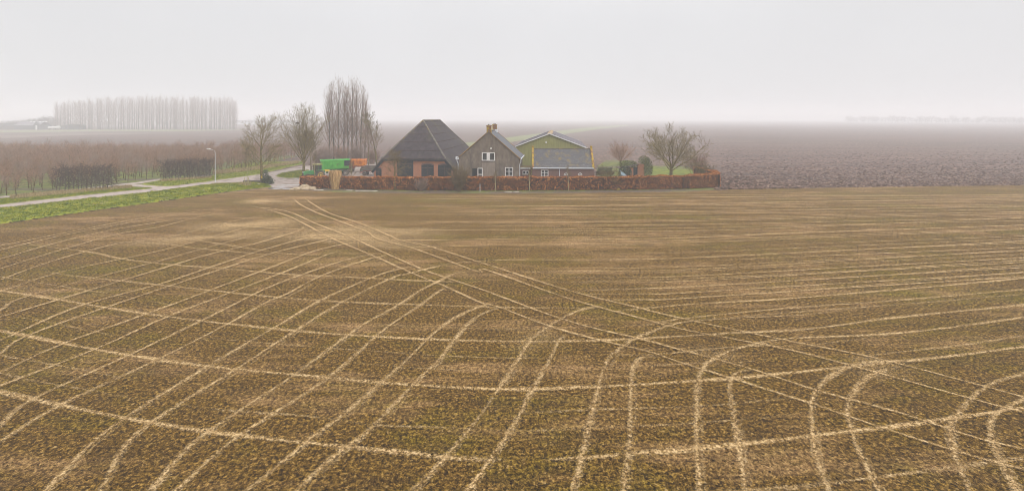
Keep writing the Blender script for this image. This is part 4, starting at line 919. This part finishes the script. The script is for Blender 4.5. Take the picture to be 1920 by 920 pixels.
# ---- lean-to
ZL = 87; ln = thing('link_building', (PX(984,ZL), ZL, 0), YAW, 'low flat roofed link between house and outhouse with small white window', 'outbuilding')
q = MB(); q.box(-1.1,1.05,0,2.6,0,2.35); q.build('wall', M['brickd'], ln)
q = MB(); q.box(-1.15,1.06,-.15,2.7,2.352,2.62); o = q.build('roof', M['white'], ln); q = MB(); q.box(-1.12,1.05,-.12,2.68,2.624,2.72); q.build('moss_layer', M['leafo'], o)
window(ln, PX(979.8,ZL)-PX(984,ZL), PX(992,ZL)-PX(984,ZL), PZ(327,ZL), PZ(320,ZL)-.0, 0, 2, 1, .13, bar=.12)
# ---- brick outhouse
ZO = 85; XO = 9.05; ob = thing('brick_outhouse', (XO, ZO, 0), -R(2), 'low brick outhouse with lichen spotted tiled roof and half round windows', 'outbuilding')
def ox(px): return PX(px,ZO)-XO
hw = 5.5; dp = 6.2; ez = 2.85; rzO = 5.9
for yy in (0, dp-.3): q = MB(); q.box(-hw+.325,hw-.325,yy,yy+.3,0,ez); q.build('wall', M['brickd'], ob)
for s, lb in ((-1,'left gable wall'),(1,'right gable wall with yellow lichen')):
    q = MB(); a, b = (-hw, -hw+.32) if s < 0 else (hw-.32, hw)
    pts = [(0,0),(dp,0),(dp,ez+.05),(dp/2,rzO+.3),(0,ez+.05)]
    n0 = len(q.v); q.v += [(a,y,z) for y, z in pts]+[(b,y,z) for y, z in pts]; q.f += [tuple(n0+i for i in range(5)), tuple(n0+5+i for i in reversed(range(5)))]+[(n0+i, n0+(i+1)%5, n0+5+(i+1)%5, n0+5+i) for i in range(5)]
    g = q.build('gable_wall', M['brickd'], ob); g['label'] = lb
    c = MB(); ca, cb_ = a-.02, b+.02
    for (p1, p2) in (((-.1,ez+.1),(dp/2,rzO+.36)),((dp/2,rzO+.36),(dp+.1,ez+.1))):
        c.quad((ca,p1[0],p1[1]),(cb_,p1[0],p1[1]),(cb_,p2[0],p2[1]),(ca,p2[0],p2[1])); c.quad((ca,p1[0],p1[1]-.14),(ca,p1[0],p1[1]),(ca,p2[0],p2[1]),(ca,p2[0],p2[1]-.14)); c.quad((cb_,p1[0],p1[1]),(cb_,p1[0],p1[1]-.14),(cb_,p2[0],p2[1]-.14),(cb_,p2[0],p2[1]))
    c.box(ca,cb_,-.25,.0,ez-.25,ez+.12); c.box(ca-.02,cb_+.02,dp/2-.15,dp/2+.15,rzO+.2,rzO+.55)
    c.build('coping', M['bricky'], g)
q = MB(); q.slab([[(-hw+.33,-.22,ez-.12),(hw-.33,-.22,ez-.12),(hw-.33,dp/2,rzO),(-hw+.33,dp/2,rzO)],[(-hw+.33,dp/2,rzO),(hw-.33,dp/2,rzO),(hw-.33,dp+.22,ez-.12),(-hw+.33,dp+.22,ez-.12)]], .12)
orf = q.build('roof', M['tilel'], ob)
q = MB(); q.tube([(-hw+.34,dp/2,rzO+.03),(hw-.34,dp/2,rzO+.03)], .12, 6); q.build('ridge_tiles', M['cap'], orf)
q = MB(); q.tube([(-hw+.1,-.3,ez-.16),(hw-.1,-.3,ez-.16)], .085, 6); q.build('gutter', M['pvc'], ob); q = MB(); q.tube([(ox(1048.7),-.1,ez-.2),(ox(1048.7),-.1,.1)], .05, 6); q.build('downpipe', M['pvc'], ob)
window(ob, ox(1014.3), ox(1028.3), .9, PZ(318.6,ZO), 0, 2, 3, .12, bar=.06)
for a, b in ((1057.2,1065),(1083.5,1091.5)):
    x0, x1 = ox(a), ox(b); xc, rr = (x0+x1)/2, (x1-x0)/2; z0 = PZ(328,ZO); q = MB(); n = 12
    for k in range(n):
        a0, a1 = math.pi*k/n, math.pi*(k+1)/n
        P = [(xc+math.cos(t)*u, z0+math.sin(t)*u) for t, u in ((a0,rr),(a1,rr),(a1,rr-.09),(a0,rr-.09))]; q.prism(P[::-1], -.05, .01)
    q.box(xc-rr,xc+rr,-.052,.01,z0-.08,z0)
    for t in (45, 90, 135): q.tube([(xc,-.03,z0),(xc+math.cos(R(t))*(rr-.05),-.03,z0+math.sin(R(t))*(rr-.05))], .025, 4)
    w_ = q.build('half_round_window', M['white'], ob); g = MB(); g.prism([(xc-rr+.04,z0)]+[(xc+rr-.04,z0)]+[(xc+math.cos(math.pi*k/n)*(rr-.04), z0+math.sin(math.pi*k/n)*(rr-.04)) for k in range(1,n)], -.016, -.006); g.build('pane', M['glass'], w_)
# ---- green shed
ZS = 97; XS = 7.56; sd2 = thing('machine_shed', (XS, ZS, 0), -R(5.6), 'large pale green clad machine shed with grey low pitched roof', 'shed')
hw, ez, rr_ = 7.3, 5.5, 8.25; DS = 28
go = [(-hw,0),(hw,0),(hw,ez),(0,rr_),(-hw,ez)]
q = MB(); q.prism(go, 0, .2); q.prism(go, DS-.2, DS); q.box(-hw,-hw+.2,.202,DS-.202,0,ez-.05); q.box(hw-.2,hw,.202,DS-.202,0,ez-.05)
x = -hw+.15
while x < hw-.1:
    q.box(x, x+.09, -.04, .004, 0, rr_-abs(x+.05)*(rr_-ez)/hw-.12); x += .3
q.build('wall', M['shedw'], sd2)
k = (rr_-ez)/hw
q = MB(); q.slab([[(-hw-.3,-.3,rr_+.2-(hw+.3)*k),(0,-.3,rr_+.2),(0,DS+.3,rr_+.2),(-hw-.3,DS+.3,rr_+.2-(hw+.3)*k)],[(0,-.3,rr_+.2),(hw+.3,-.3,rr_+.2-(hw+.3)*k),(hw+.3,DS+.3,rr_+.2-(hw+.3)*k),(0,DS+.3,rr_+.2)]], .1)
x = .5
srf = q.build('roof', M['shedr'], sd2)
q = MB()
for s in (-1, 1):
    for xx in np.arange(0, DS, 2.4): q.tube([(0,xx,rr_+.21),(s*(hw+.3),xx,rr_+.21-(hw+.3)*k)], .03, 3)
q.build('roof_seams', M['shedr'], srf)
q = MB()
for yy in (-.33, DS+.33):
    for s in (-1, 1): 
        P = [(0,rr_+.06),(0,rr_+.24),(s*(hw+.32),rr_+.24-(hw+.32)*k),(s*(hw+.32),rr_+.06-(hw+.32)*k)]; q.prism(P if s < 0 else P[::-1], yy-.03, yy+.03)
q.build('verge_trim', M['white'], sd2)
q = MB()
for s in (-1,1): q.quad(*([(0,-.36,rr_+.235),(s*.55,-.36,rr_+.235-.55*k),(s*.55,DS,rr_+.235-.55*k),(0,DS,rr_+.235)][::(1 if s > 0 else -1)]))
cq = q.build('ridge_capping', M['orangelich'], srf)
q = MB(); q.tube([(PX(1024,ZS)-XS,-.25,PZ(267,ZS)),(PX(1024,ZS)-XS,.01,PZ(267,ZS))], .17, 10); q.build('wall_lamp', M['white'], sd2)

# ---- garden shed with ivy
ZG = 92; gs = thing('garden_shed', (PX(1188,ZG), ZG, 0), 0, 'small ivy covered brick garden shed with dark door', 'shed')
def gx(px): return PX(px,ZG)-PX(1188,ZG)
q = MB(); q.box(gx(1180),gx(1187.6),0,.3,0,2.1); q.box(gx(1195.6),gx(1208),0,.35,0,2.75); q.box(gx(1180),gx(1208),.36,2.6,0,2.1); q.build('wall', M['brick'], gs)
q = MB(); q.box(gx(1187.65),gx(1195.55),.12,.2,0,2.1); q.build('door', M['navy'], gs)
q = MB(); q.slab([[(gx(1160),-.6,1.95),(gx(1197),-.5,2.75),(gx(1197),2.8,2.75),(gx(1160),2.8,1.95)]], .1); q.build('roof', M['rust'], gs)
lf = MB(); r = random.Random(15); leaves(lf, (gx(1180),.9,2.6), (1.9,1.5,.85), 1500, .11, r, .3); lf.build('ivy', M['ivyl'], gs)
lf = MB(); leaves(lf, (0,0,1.2), (1.35,.8,1.25), 1500, .11, r, .2, .02); o = lf.build('ivy_bush', M['ivy']); o.location = (PX(1172,ZG-1), ZG-.8, 0); tag(o, 'dark green ivy bush at the left side of the garden shed', 'bush')
lf = MB(); leaves(lf, (0,0,1.9), (1.25,1.0,2.1), 2400, .10, r, .15, .02); leaves(lf, (-.5,0,3.3), (1.2,1,1.1), 800, .1, r, .2); o = lf.build('ivy_bush', M['ivyl']); o.location = (PX(1214,ZG), ZG+.6, 0); tag(o, 'tall light green ivy bush right of the garden shed', 'bush')
q = MB(); q.slab([[(-.9,-.5,.9),(.9,-.5,.2),(.9,.5,.35),(-.9,.5,1.5)]], .03); q.tube([(-.85,-.45,.85),(-.85,-.45,-.02)],.03,4); q.tube([(-.85,.45,1.4),(-.85,.45,-.02)],.03,4); q.tube([(.85,0,.25),(.85,0,-.02)],.03,4)
o = q.build('cold_frame', M['bluegrey']); o.location = (PX(1172,89), 88.5, .02); o.scale = (1,1,1.25); tag(o, 'blue grey sloping frame in front of the garden shed', 'cold frame')
# garden low hedges
for (px0, px1, py, hh, m, lb) in ((1122,1148,323,.9,'ivy','dark low box hedge in the garden right of the outhouse'),(1118,1152,328.5,.8,'hcore','brown low garden hedge nearest behind the beech hedge')):
    x0, Z = G(px0, py); x1, Z = G(px1, py); lf = MB(); r = random.Random(int(px0)); 
    for _ in range(1200): leafq(lf, (r.uniform(0,x1-x0), r.uniform(0,.8), r.uniform(.03,hh)), .09, r)
    o = lf.build('low_hedge', M[m]); o.location = (x0, Z, 0); tag(o, lb, 'hedge')

# ---- far left farm
ZF = 488
fm = thing('far_shed', (PX(50,ZF), ZF, 0), R(0), 'long dark farm shed far left with white roof lights', 'shed')
q = MB(); q.box(-13,12,0,14,0,4.2); q.prism([(8,0),(15,0),(15,4),(11.5,8.2),(8,4)], -2, 0-.01); q.build('wall', M['farbarn'], fm)
q = MB(); q.slab([[(-13.5,-.5,4.2),(12,-.5,4.2),(12,7,8.6),(-13.5,7,8.6)],[(-13.5,7,8.6),(12,7,8.6),(12,14.5,4.2),(-13.5,14.5,4.2)]], .2); rff = q.build('roof', M['shedr'], fm)
for i in range(6):
    q = MB(); q.slab([[(-2+i*3.1,5,7.66),(-.3+i*3.1,5,7.66),(-.3+i*3.1,6.4,8.48),(-2+i*3.1,6.4,8.48)]], .1); q.build('roof_light', M['white'], rff)
q = MB(); q.box(11.0,12.8,-2.08,-2.01,0,4.4); q.build('door', M['white'], fm)
fm2 = thing('far_shed', (PX(8,ZF), ZF, 0), 0, 'low brownish farm shed at the left edge of the view', 'shed')
q = MB(); q.box(-11,10,0,10,0,4); q.build('wall', M['rust'], fm2); q = MB(); q.slab([[(-11.4,-.4,4),(10.4,-.4,4),(10.4,5,6.8),(-11.4,5,6.8)],[(-11.4,5,6.8),(10.4,5,6.8),(10.4,10.4,4),(-11.4,10.4,4)]], .2); q.build('roof', M['thatch'], fm2)
fm3 = thing('far_shed', (PX(131,ZF), ZF, 0), 0, 'low dark shed at the foot of the left end of the poplars', 'shed')
q = MB(); q.box(-9,9,0,8,0,4.2); q.build('wall', M['farbarn'], fm3); q = MB(); q.slab([[(-9.3,-.4,4.2),(9.3,-.4,4.2),(9.3,8.4,5.2),(-9.3,8.4,5.2)]], .2); q.build('roof', M['thatch'], fm3)
tk = thing('white_tank', (PX(101,480), 480, 0), R(8), 'white horizontal storage tank beside the far dark shed', 'tank')
q = MB(); q.tube([(-5.2,0,2.2),(-4.8,0,2.2),(2.5,0,2.4),(2.6,0,2.4),(5,0,2.4),(5.4,0,2.4)], [.5,1.0,1.1,1.55,1.6,.9], 14); q.build('vessel', M['white'], tk)
for xx in (-3.5, 0, 3.6): q = MB(); q.box(xx-.2,xx+.2,-.7,.7,0,1.2); q.build('support', M['rust'], tk)
gh = thing('glasshouse', (PX(495,900), 900, 0), 0, 'very faint long low glasshouse on the misty left horizon', 'glasshouse')
q = MB(); q.box(-62,62,0,20,0,4.5); q.build('wall', M['pvc'], gh); q = MB(); q.slab([[(-62.5,-.5,4.5),(62.5,-.5,4.5),(62.5,10,7.5),(-62.5,10,7.5)],[(-62.5,10,7.5),(62.5,10,7.5),(62.5,20.5,4.5),(-62.5,20.5,4.5)]], .2); q.build('roof', M['shedr'], gh)

# ================================================================ vehicles
def wheel(parent, x, y, z, rad, wd, rim='rim', lugs=True):
    m = MB(); m.lathe_x(x, y, z, [(-wd/2,rad*.55),(-wd/2,rad*.9),(-wd*.36,rad),(wd*.36,rad),(wd/2,rad*.9),(wd/2,rad*.55)], 24)
    if lugs:
        for k in range(20):
            a = 2*math.pi*k/20; c, s = math.cos(a), math.sin(a); m.tube([(x+c*rad, y-wd*.4, z+s*rad), (x+math.cos(a+.12)*rad*1.02, y, z+math.sin(a+.12)*rad*1.02), (x+c*rad, y+wd*.4, z+s*rad)], .03*rad/.8, 4)
    w_ = m.build('wheel', M['tyre'], parent)
    q = MB(); q.lathe_x(x, y, z, [(-wd/2-.01,rad*.12),(-wd/2-.012,rad*.3),(-wd/2+.02,rad*.35),(-wd/2-.015,rad*.56),(wd/2+.015,rad*.56),(wd/2-.02,rad*.35),(wd/2+.01,rad*.12)], 20); q.build('rim', M[rim], w_)
    return w_
# tractor, local +x forward
tz = 91; tr = thing('tractor', (PX(589,tz), tz, 0), R(218), 'green tractor with glazed cab parked in front of the green trailer', 'tractor')
q = MB(); q.prism([(.1,.95),(1.9,.85),(2.0,1.35),(1.75,1.55),(.1,1.72)], -.38, .38); o = q.build('bonnet', M['tgreen'], tr)
q = MB(); q.box(2.0,2.05,-.3,.3,.9,1.32); q.build('grille', M['rust'], o)
q = MB(); q.box(-1.3,1.9,-.24,.24,.6,.93); q.box(1.2,1.45,-.75,.75,.5,.68); q.box(-1.05,-.75,-.75,.75,.72,.95); q.box(1.9,2.25,-.35,.35,.55,.85); q.build('chassis', M['rust'], tr)
cab = MB(); 
for xx, yy in ((.05,-.62),(.05,.62),(-1.25,-.62),(-1.25,.62),(-.65,-.66),(-.65,.66)): cab.tube([(xx,yy,1.0),(xx*.92-.03,yy*.93,2.68)], .045, 5)
cab.box(-1.3,.1,-.64,.64,.95,1.25); cb2 = cab.build('cab', M['greend'], tr)
q = MB(); q.box(-1.27,.05,-.58,.58,1.26,2.62); q.build('cab_glass', M['glass'], cb2)
q = MB(); q.prism([(-1.42,2.66),(.22,2.66),(.18,2.80),(-.1,2.86),(-1.2,2.86),(-1.4,2.8)], -.72, .72); q.build('cab_roof', M['shedw'], cb2)
q = MB(); q.tube([(.35,-.45,1.5),(.35,-.45,2.5)], .04, 6); q.build('exhaust', M['rust'], tr)
for s in (-1, 1):
    q = MB(); q.box(-1.55,-.15,s*.98-.24,s*.98+.24,1.66,1.74); q.box(-1.65,-1.5,s*.98-.24,s*.98+.24,1.2,1.66); q.build('mudguard', M['tgreen'], tr)
    wheel(tr, -.85, s*.98, .82, .82, .46, 'yellow'); wheel(tr, 1.35, s*.88, .58, .58, .34, 'yellow')
    q = MB(); q.tube([(2.03,s*.2,1.42),(2.08,s*.2,1.42)], .07, 8); q.build('headlight', M['white'], tr)
# green tipping trailer
gz = 96.5; gtl = thing('green_trailer', (PX(627,gz), gz, 0), R(205), 'large bright green tipping trailer behind the green tractor', 'trailer')
def hopper(x0, x1, wt_, wb, z0, z1, inset=.25, t=.06):
    m = MB(); T_ = [(x0,-wt_,z1),(x1,-wt_,z1),(x1,wt_,z1),(x0,wt_,z1)]; B0 = [(x0+inset,-wb,z0),(x1-inset*.3,-wb,z0),(x1-inset*.3,wb,z0),(x0+inset,wb,z0)]
    Ti = [(x0+t,-wt_+t,z1),(x1-t,-wt_+t,z1),(x1-t,wt_-t,z1),(x0+t,wt_-t,z1)]; Bi = [(x0+inset+t,-wb+t,z0+t),(x1-inset*.3-t,-wb+t,z0+t),(x1-inset*.3-t,wb-t,z0+t),(x0+inset+t,wb-t,z0+t)]
    b = len(m.v); m.v += B0+T_+Ti+Bi
    for i in range(4):
        j = (i+1) % 4; m.f += [(b+i,b+j,b+4+j,b+4+i),(b+4+i,b+4+j,b+8+j,b+8+i),(b+8+i,b+8+j,b+12+j,b+12+i)]
    m.f += [(b+3,b+2,b+1,b),(b+12,b+13,b+14,b+15)]
    return m
m = hopper(-2.9, 2.6, 1.25, 1.0, 1.45, 3.15); o = m.build('body', M['green'], gtl)
q = MB()
for xx in np.arange(-2.3, 2.4, .9):
    for s in (-1, 1): q.tube([(xx,s*1.04,1.5),(xx,s*1.28,3.1)], .05, 4)
for s in (-1, 1): q.tube([(-2.95,s*1.28,3.15),(2.65,s*1.28,3.15)], .07, 6)
for xx in (-2.93, 2.63): q.tube([(xx,-1.28,3.15),(xx,1.28,3.15)], .07, 6)
q.build('ribs', M['green'], o)
q = MB(); q.prism([(-2.95,2.0),(-1.75,2.0),(-1.75,3.05),(-2.95,3.05)], 1.22, 1.34); q.prism([(-2.95,2.0),(-1.75,2.0),(-1.75,3.05),(-2.95,3.05)], -1.34, -1.22); q.build('side_panel', M['navy'], o)
q = MB(); q.box(-2.9,2.9,-.45,.45,1.12,1.40); q.box(2.9,4.1,-.08,.08,.75,.95); q.box(-2.2,-.3,-.9,.9,.7,.95); q.box(1.2,1.6,-.5,.5,.6,1.15); q.build('chassis', M['greend'], gtl)
q = MB(); q.box(1.0,2.2,1.02,1.1,1.0,1.4); q.build('toolbox', M['yellow'], gtl)
for xx in (-2.05,-.75):
    for s in (-1, 1): wheel(gtl, xx, s*.98, .58, .58, .42)
# orange trailer
oz = 103; ot = thing('orange_trailer', (PX(669,oz), oz, 0), R(188), 'old orange tipping trailer on a red chassis', 'trailer')
m = hopper(-1.95, 1.95, 1.15, 1.05, 1.42, 2.65, .08); o = m.build('body', M['orange'], ot)
q = MB()
for xx in np.arange(-1.9, 2.0, .63):
    for s in (-1, 1): q.tube([(xx,s*1.12,1.42),(xx,s*1.2,2.65)], .045, 4)
for s in (-1, 1): q.tube([(-2,s*1.2,2.66),(2,s*1.2,2.66)], .06, 5); q.tube([(-2,s*1.15,2.05),(2,s*1.15,2.05)], .04, 5)
q.build('ribs', M['orange'], o)
q = MB(); q.box(-1.9,1.9,-.5,.5,1.15,1.38); q.box(1.9,3.0,-.06,.06,.9,1.05); q.prism([(.2,1.15),(1.6,1.15),(1.2,.5),(.9,.5)], .3, .42); q.prism([(.2,1.15),(1.6,1.15),(1.2,.5),(.9,.5)], -.42, -.3); q.build('chassis', M['red'], ot)
for xx in (-1.25, 1.1):
    for s in (-1, 1): wheel(ot, xx, s*.9, .48, .48, .3, lugs=False)
# brown flatbed wagon
wz = 97; fw_ = thing('flatbed_wagon', (PX(695,wz), wz, 0), R(176), 'dark weathered wooden flatbed wagon beside the barn', 'wagon')
q = MB(); q.box(-2.0,1.55,-1,1,1.05,1.13)
for s in (-1, 1):
    for zz in (1.16,1.42,1.66): q.box(-2.0,1.55,s*1.0-.02,s*1.0+.02,zz,zz+.22)
for xx in (-2.0,1.55):
    for zz in (1.16,1.42,1.66): q.box(xx-.02,xx+.02,-.97,.97,zz,zz+.22)
q.build('load_bed', M['plank'], fw_)
q = MB(); q.box(-1.9,1.4,-.5,-.4,.85,1.04); q.box(-1.9,1.4,.4,.5,.85,1.04); q.tube([(.3,-.9,.95),(1.1,-.9,.2)], .04, 5); q.tube([(-.3,-.9,.95),(.5,-.9,.3)], .04, 5); q.box(1.4,2.3,-.05,.05,.5,.6); q.tube([(1.3,0,.9),(2.2,0,.55)],.05,5); q.build('chassis', M['red'], fw_)
for xx in (-1.3, 1.0):
    for s in (-1, 1): wheel(fw_, xx, s*.8, .4, .4, .22, 'rust', lugs=False)

# ================================================================ small things
# street lamp
x, Z = G(403.5, 342.5); sl_ = thing('street_lamp', (x, Z, 0), 0, 'single grey street lamp with bent arm beside the lane', 'street lamp')
q = MB(); q.tube([(0,0,-.05),(0,0,1.2),(0,0,5.2),(-.04,0,5.5),(-.16,0,5.72),(-.4,0,5.86),(-.9,-.05,5.98)], [.065,.055,.038,.034,.03,.028,.024], 10); q.build('pole', M['pole'], sl_)
q = MB(); q.prism([(-1.5,6.03),(-1.45,5.98),(-.85,5.92),(-.8,6.02),(-1.0,6.12),(-1.4,6.10)], -.14, .06); q.build('lamp_head', M['white'], sl_)
# reed clump
x, Z = G(629, 354.5); rc = MB(); r = random.Random(6)
for _ in range(3800):
    a = r.uniform(0,6.28); e = math.sqrt(r.random()); bx, by = math.cos(a)*e*.62, math.sin(a)*e*.5; hh = r.uniform(2.0,3.15); k = 1.65; c, s = math.cos(a+1.5), math.sin(a+1.5); wd = r.uniform(.012,.03); tx, ty = bx*k+r.uniform(-.1,.1), by*k+r.uniform(-.1,.1); b = len(rc.v)
    rc.v += [(bx-c*wd,by-s*wd,-.02),(bx+c*wd,by+s*wd,-.02),(tx+c*wd*1.5,ty+s*wd*1.5,hh*.9),(tx-c*wd*1.5,ty-s*wd*1.5,hh*.9),(tx+r.uniform(-.05,.05),ty,hh)]; rc.f += [(b,b+1,b+2,b+3),(b+3,b+2,b+4)]
o = rc.build('reed_clump', M['straw']); o.location = (x, Z, 0); tag(o, 'tall bundle of dry golden reed in front of the hedge', 'reed clump')
# ivy at the tree foot
lf = MB(); r = random.Random(8); leaves(lf, (0,0,.6), (.95,.75,.95), 1200, .11, r, .1, .02); leaves(lf, (.35,-.1,.5), (1.05,.7,.6), 350, .11, r, .1, .02); leaves(lf, (-.35,.1,1.5), (.55,.5,1.1), 420, .1, r, .1, .02)
x, Z = G(500, 345); o = lf.build('ivy_bush', M['ivy']); o.location = (x+.1, Z, 0); tag(o, 'dark ivy bush round the foot of the tree beside the lane', 'bush')
# heap
hp_ = MB(); r = random.Random(12)
for (dx, dy, a, b, c) in ((0,0,1.1,.8,.75),(-.9,-.2,.9,.6,.42),(1.0,.1,.8,.5,.42),(.3,-.5,.9,.5,.35),(-1.5,-.4,.7,.4,.2),(1.5,-.3,.5,.35,.22)): hp_.lump((dx,dy,.0), (a,b,c), r, 3, .22)
x, Z = G(571, 354.5); o = hp_.build('soil_heap', M['sand']); o.location = (x, Z, 0); tag(o, 'low pale heap of sandy soil at the left end of the hedge', 'heap')
# slabs and stones
for i, (px, py, ln_, lb) in enumerate(((598,356.8,1.4,'pale kerb slab in the grass right of the soil heap'),(679,357.9,2.1,'pale kerb slab in the grass below the orange trailer'),(700,358.3,1.3,'pale kerb slab lying left of the small leafy tree'),(953,360,1.1,'pale slab in the grass below the right house window'),(968,360,.9,'pale slab lying below the house corner'),(655,357.3,1.0,'pale kerb slab just left of the second young tree'))):
    x, Z = G(px, py); q = MB(); q.box(-ln_/2,ln_/2,-.13,.13,-.02,.09); o = q.build('kerb_slab', M['stone']); o.location = (x,Z,0); o.rotation_euler = (0,R(.6),R(2-3*(i%3))); tag(o, lb, 'slab')
    md = o.modifiers.new('bevel', 'BEVEL'); md.width = .025; md.segments = 2
x, Z = G(485, 346.8); q = MB(); q.lump((0,0,.1), (.33,.25,.2), random.Random(4), 2, .2); o = q.build('field_stone', M['stone']); o.location = (x,Z,0); tag(o, 'round brownish stone on the grass left of the ivy bush', 'stone')
x, Z = G(1159, 356.5); lf = MB(); r = random.Random(9); leaves(lf, (0,0,.15), (.35,.25,.25), 160, .06, r, .1, .01); o = lf.build('flower_patch', M['yellow']); o.location = (x,Z,0); tag(o, 'small patch of yellow leaves at the hedge foot', 'plant')
# white post
x, Z = G(900, 359.5); q = MB(); q.tube([(0,0,-.05),(0,0,1.18)], .045, 8); q.tube([(0,0,1.18),(0,0,1.24)], [.045,.02], 8); o = q.build('marker_post', M['white']); o.location = (x,Z,0); tag(o, 'thin white marker post in front of the hedge below the house', 'post')
# stakes
x, Z = G(463, 349); 
for s in (-1, 1):
    q = MB(); q.tube([(0,0,-.05),(0,0,1.45)], .05, 7); q.tube([(0,0,1.45),(0,0,1.49)], [.05,.03], 7); o = q.build('tree_stake', M['sapb']); o.location = (x+s*.33, Z-.1, 0); tag(o, 'wooden stake on the %s side of the young corner tree' % ('left' if s < 0 else 'right'), 'stake')
# small yellow sign and teal tub
x, Z = G(491, 344); sg = thing('marker_sign', (x, Z, 0), 0, 'small yellow marker sign on a thin post by the lane', 'sign')
q = MB(); q.tube([(0,0,-.03),(0,0,1.0)], .025, 6); q.build('post', M['rust'], sg); q = MB(); q.prism([(-.11,.95),(.11,.95),(.11,1.28),(0,1.36),(-.11,1.28)], -.02, .02); q.build('plate', M['yellow'], sg)
x, Z = G(493, 342.5); q = MB(); q.lathe_x(0,0,0,[(0,.20),(.02,.22),(.34,.30),(.36,.31)],14)
q.v = [(a, c, b) for a, b, c in q.v]; q.f = [tuple(reversed(f)) for f in q.f]; o = q.build('plastic_tub', M['teal']); o.location = (x,Z,.0); tag(o, 'pale teal plastic tub beside the ivy bush', 'tub')
# culvert wall
q = MB(); a = G(456, 343.5); b = G(493, 344); q.box(0, b[0]-a[0], 0, .25, 0, .5); o = q.build('culvert_wall', M['plank']); o.location = (a[0], a[1], 0); tag(o, 'low dark retaining wall of the ditch culvert at the lane corner', 'wall')

# ================================================================ haze
hb = MB(); hb.box(-3700, 3700, -400, 3700, -1, 38)
hm = bpy.data.materials.new('haze'); hm.use_nodes = True; hn = hm.node_tree.nodes; hn.clear()
ho_ = hn.new('ShaderNodeOutputMaterial'); pv = hn.new('ShaderNodeVolumePrincipled'); pv.inputs['Color'].default_value = (.985,.98,.99,1); pv.inputs['Density'].default_value = .0014; pv.inputs['Anisotropy'].default_value = 0.0
hm.node_tree.links.new(pv.outputs[0], ho_.inputs['Volume'])
o = hb.build('haze', hm); tag(o, 'pale winter mist lying over the fields', 'haze', kind='stuff')
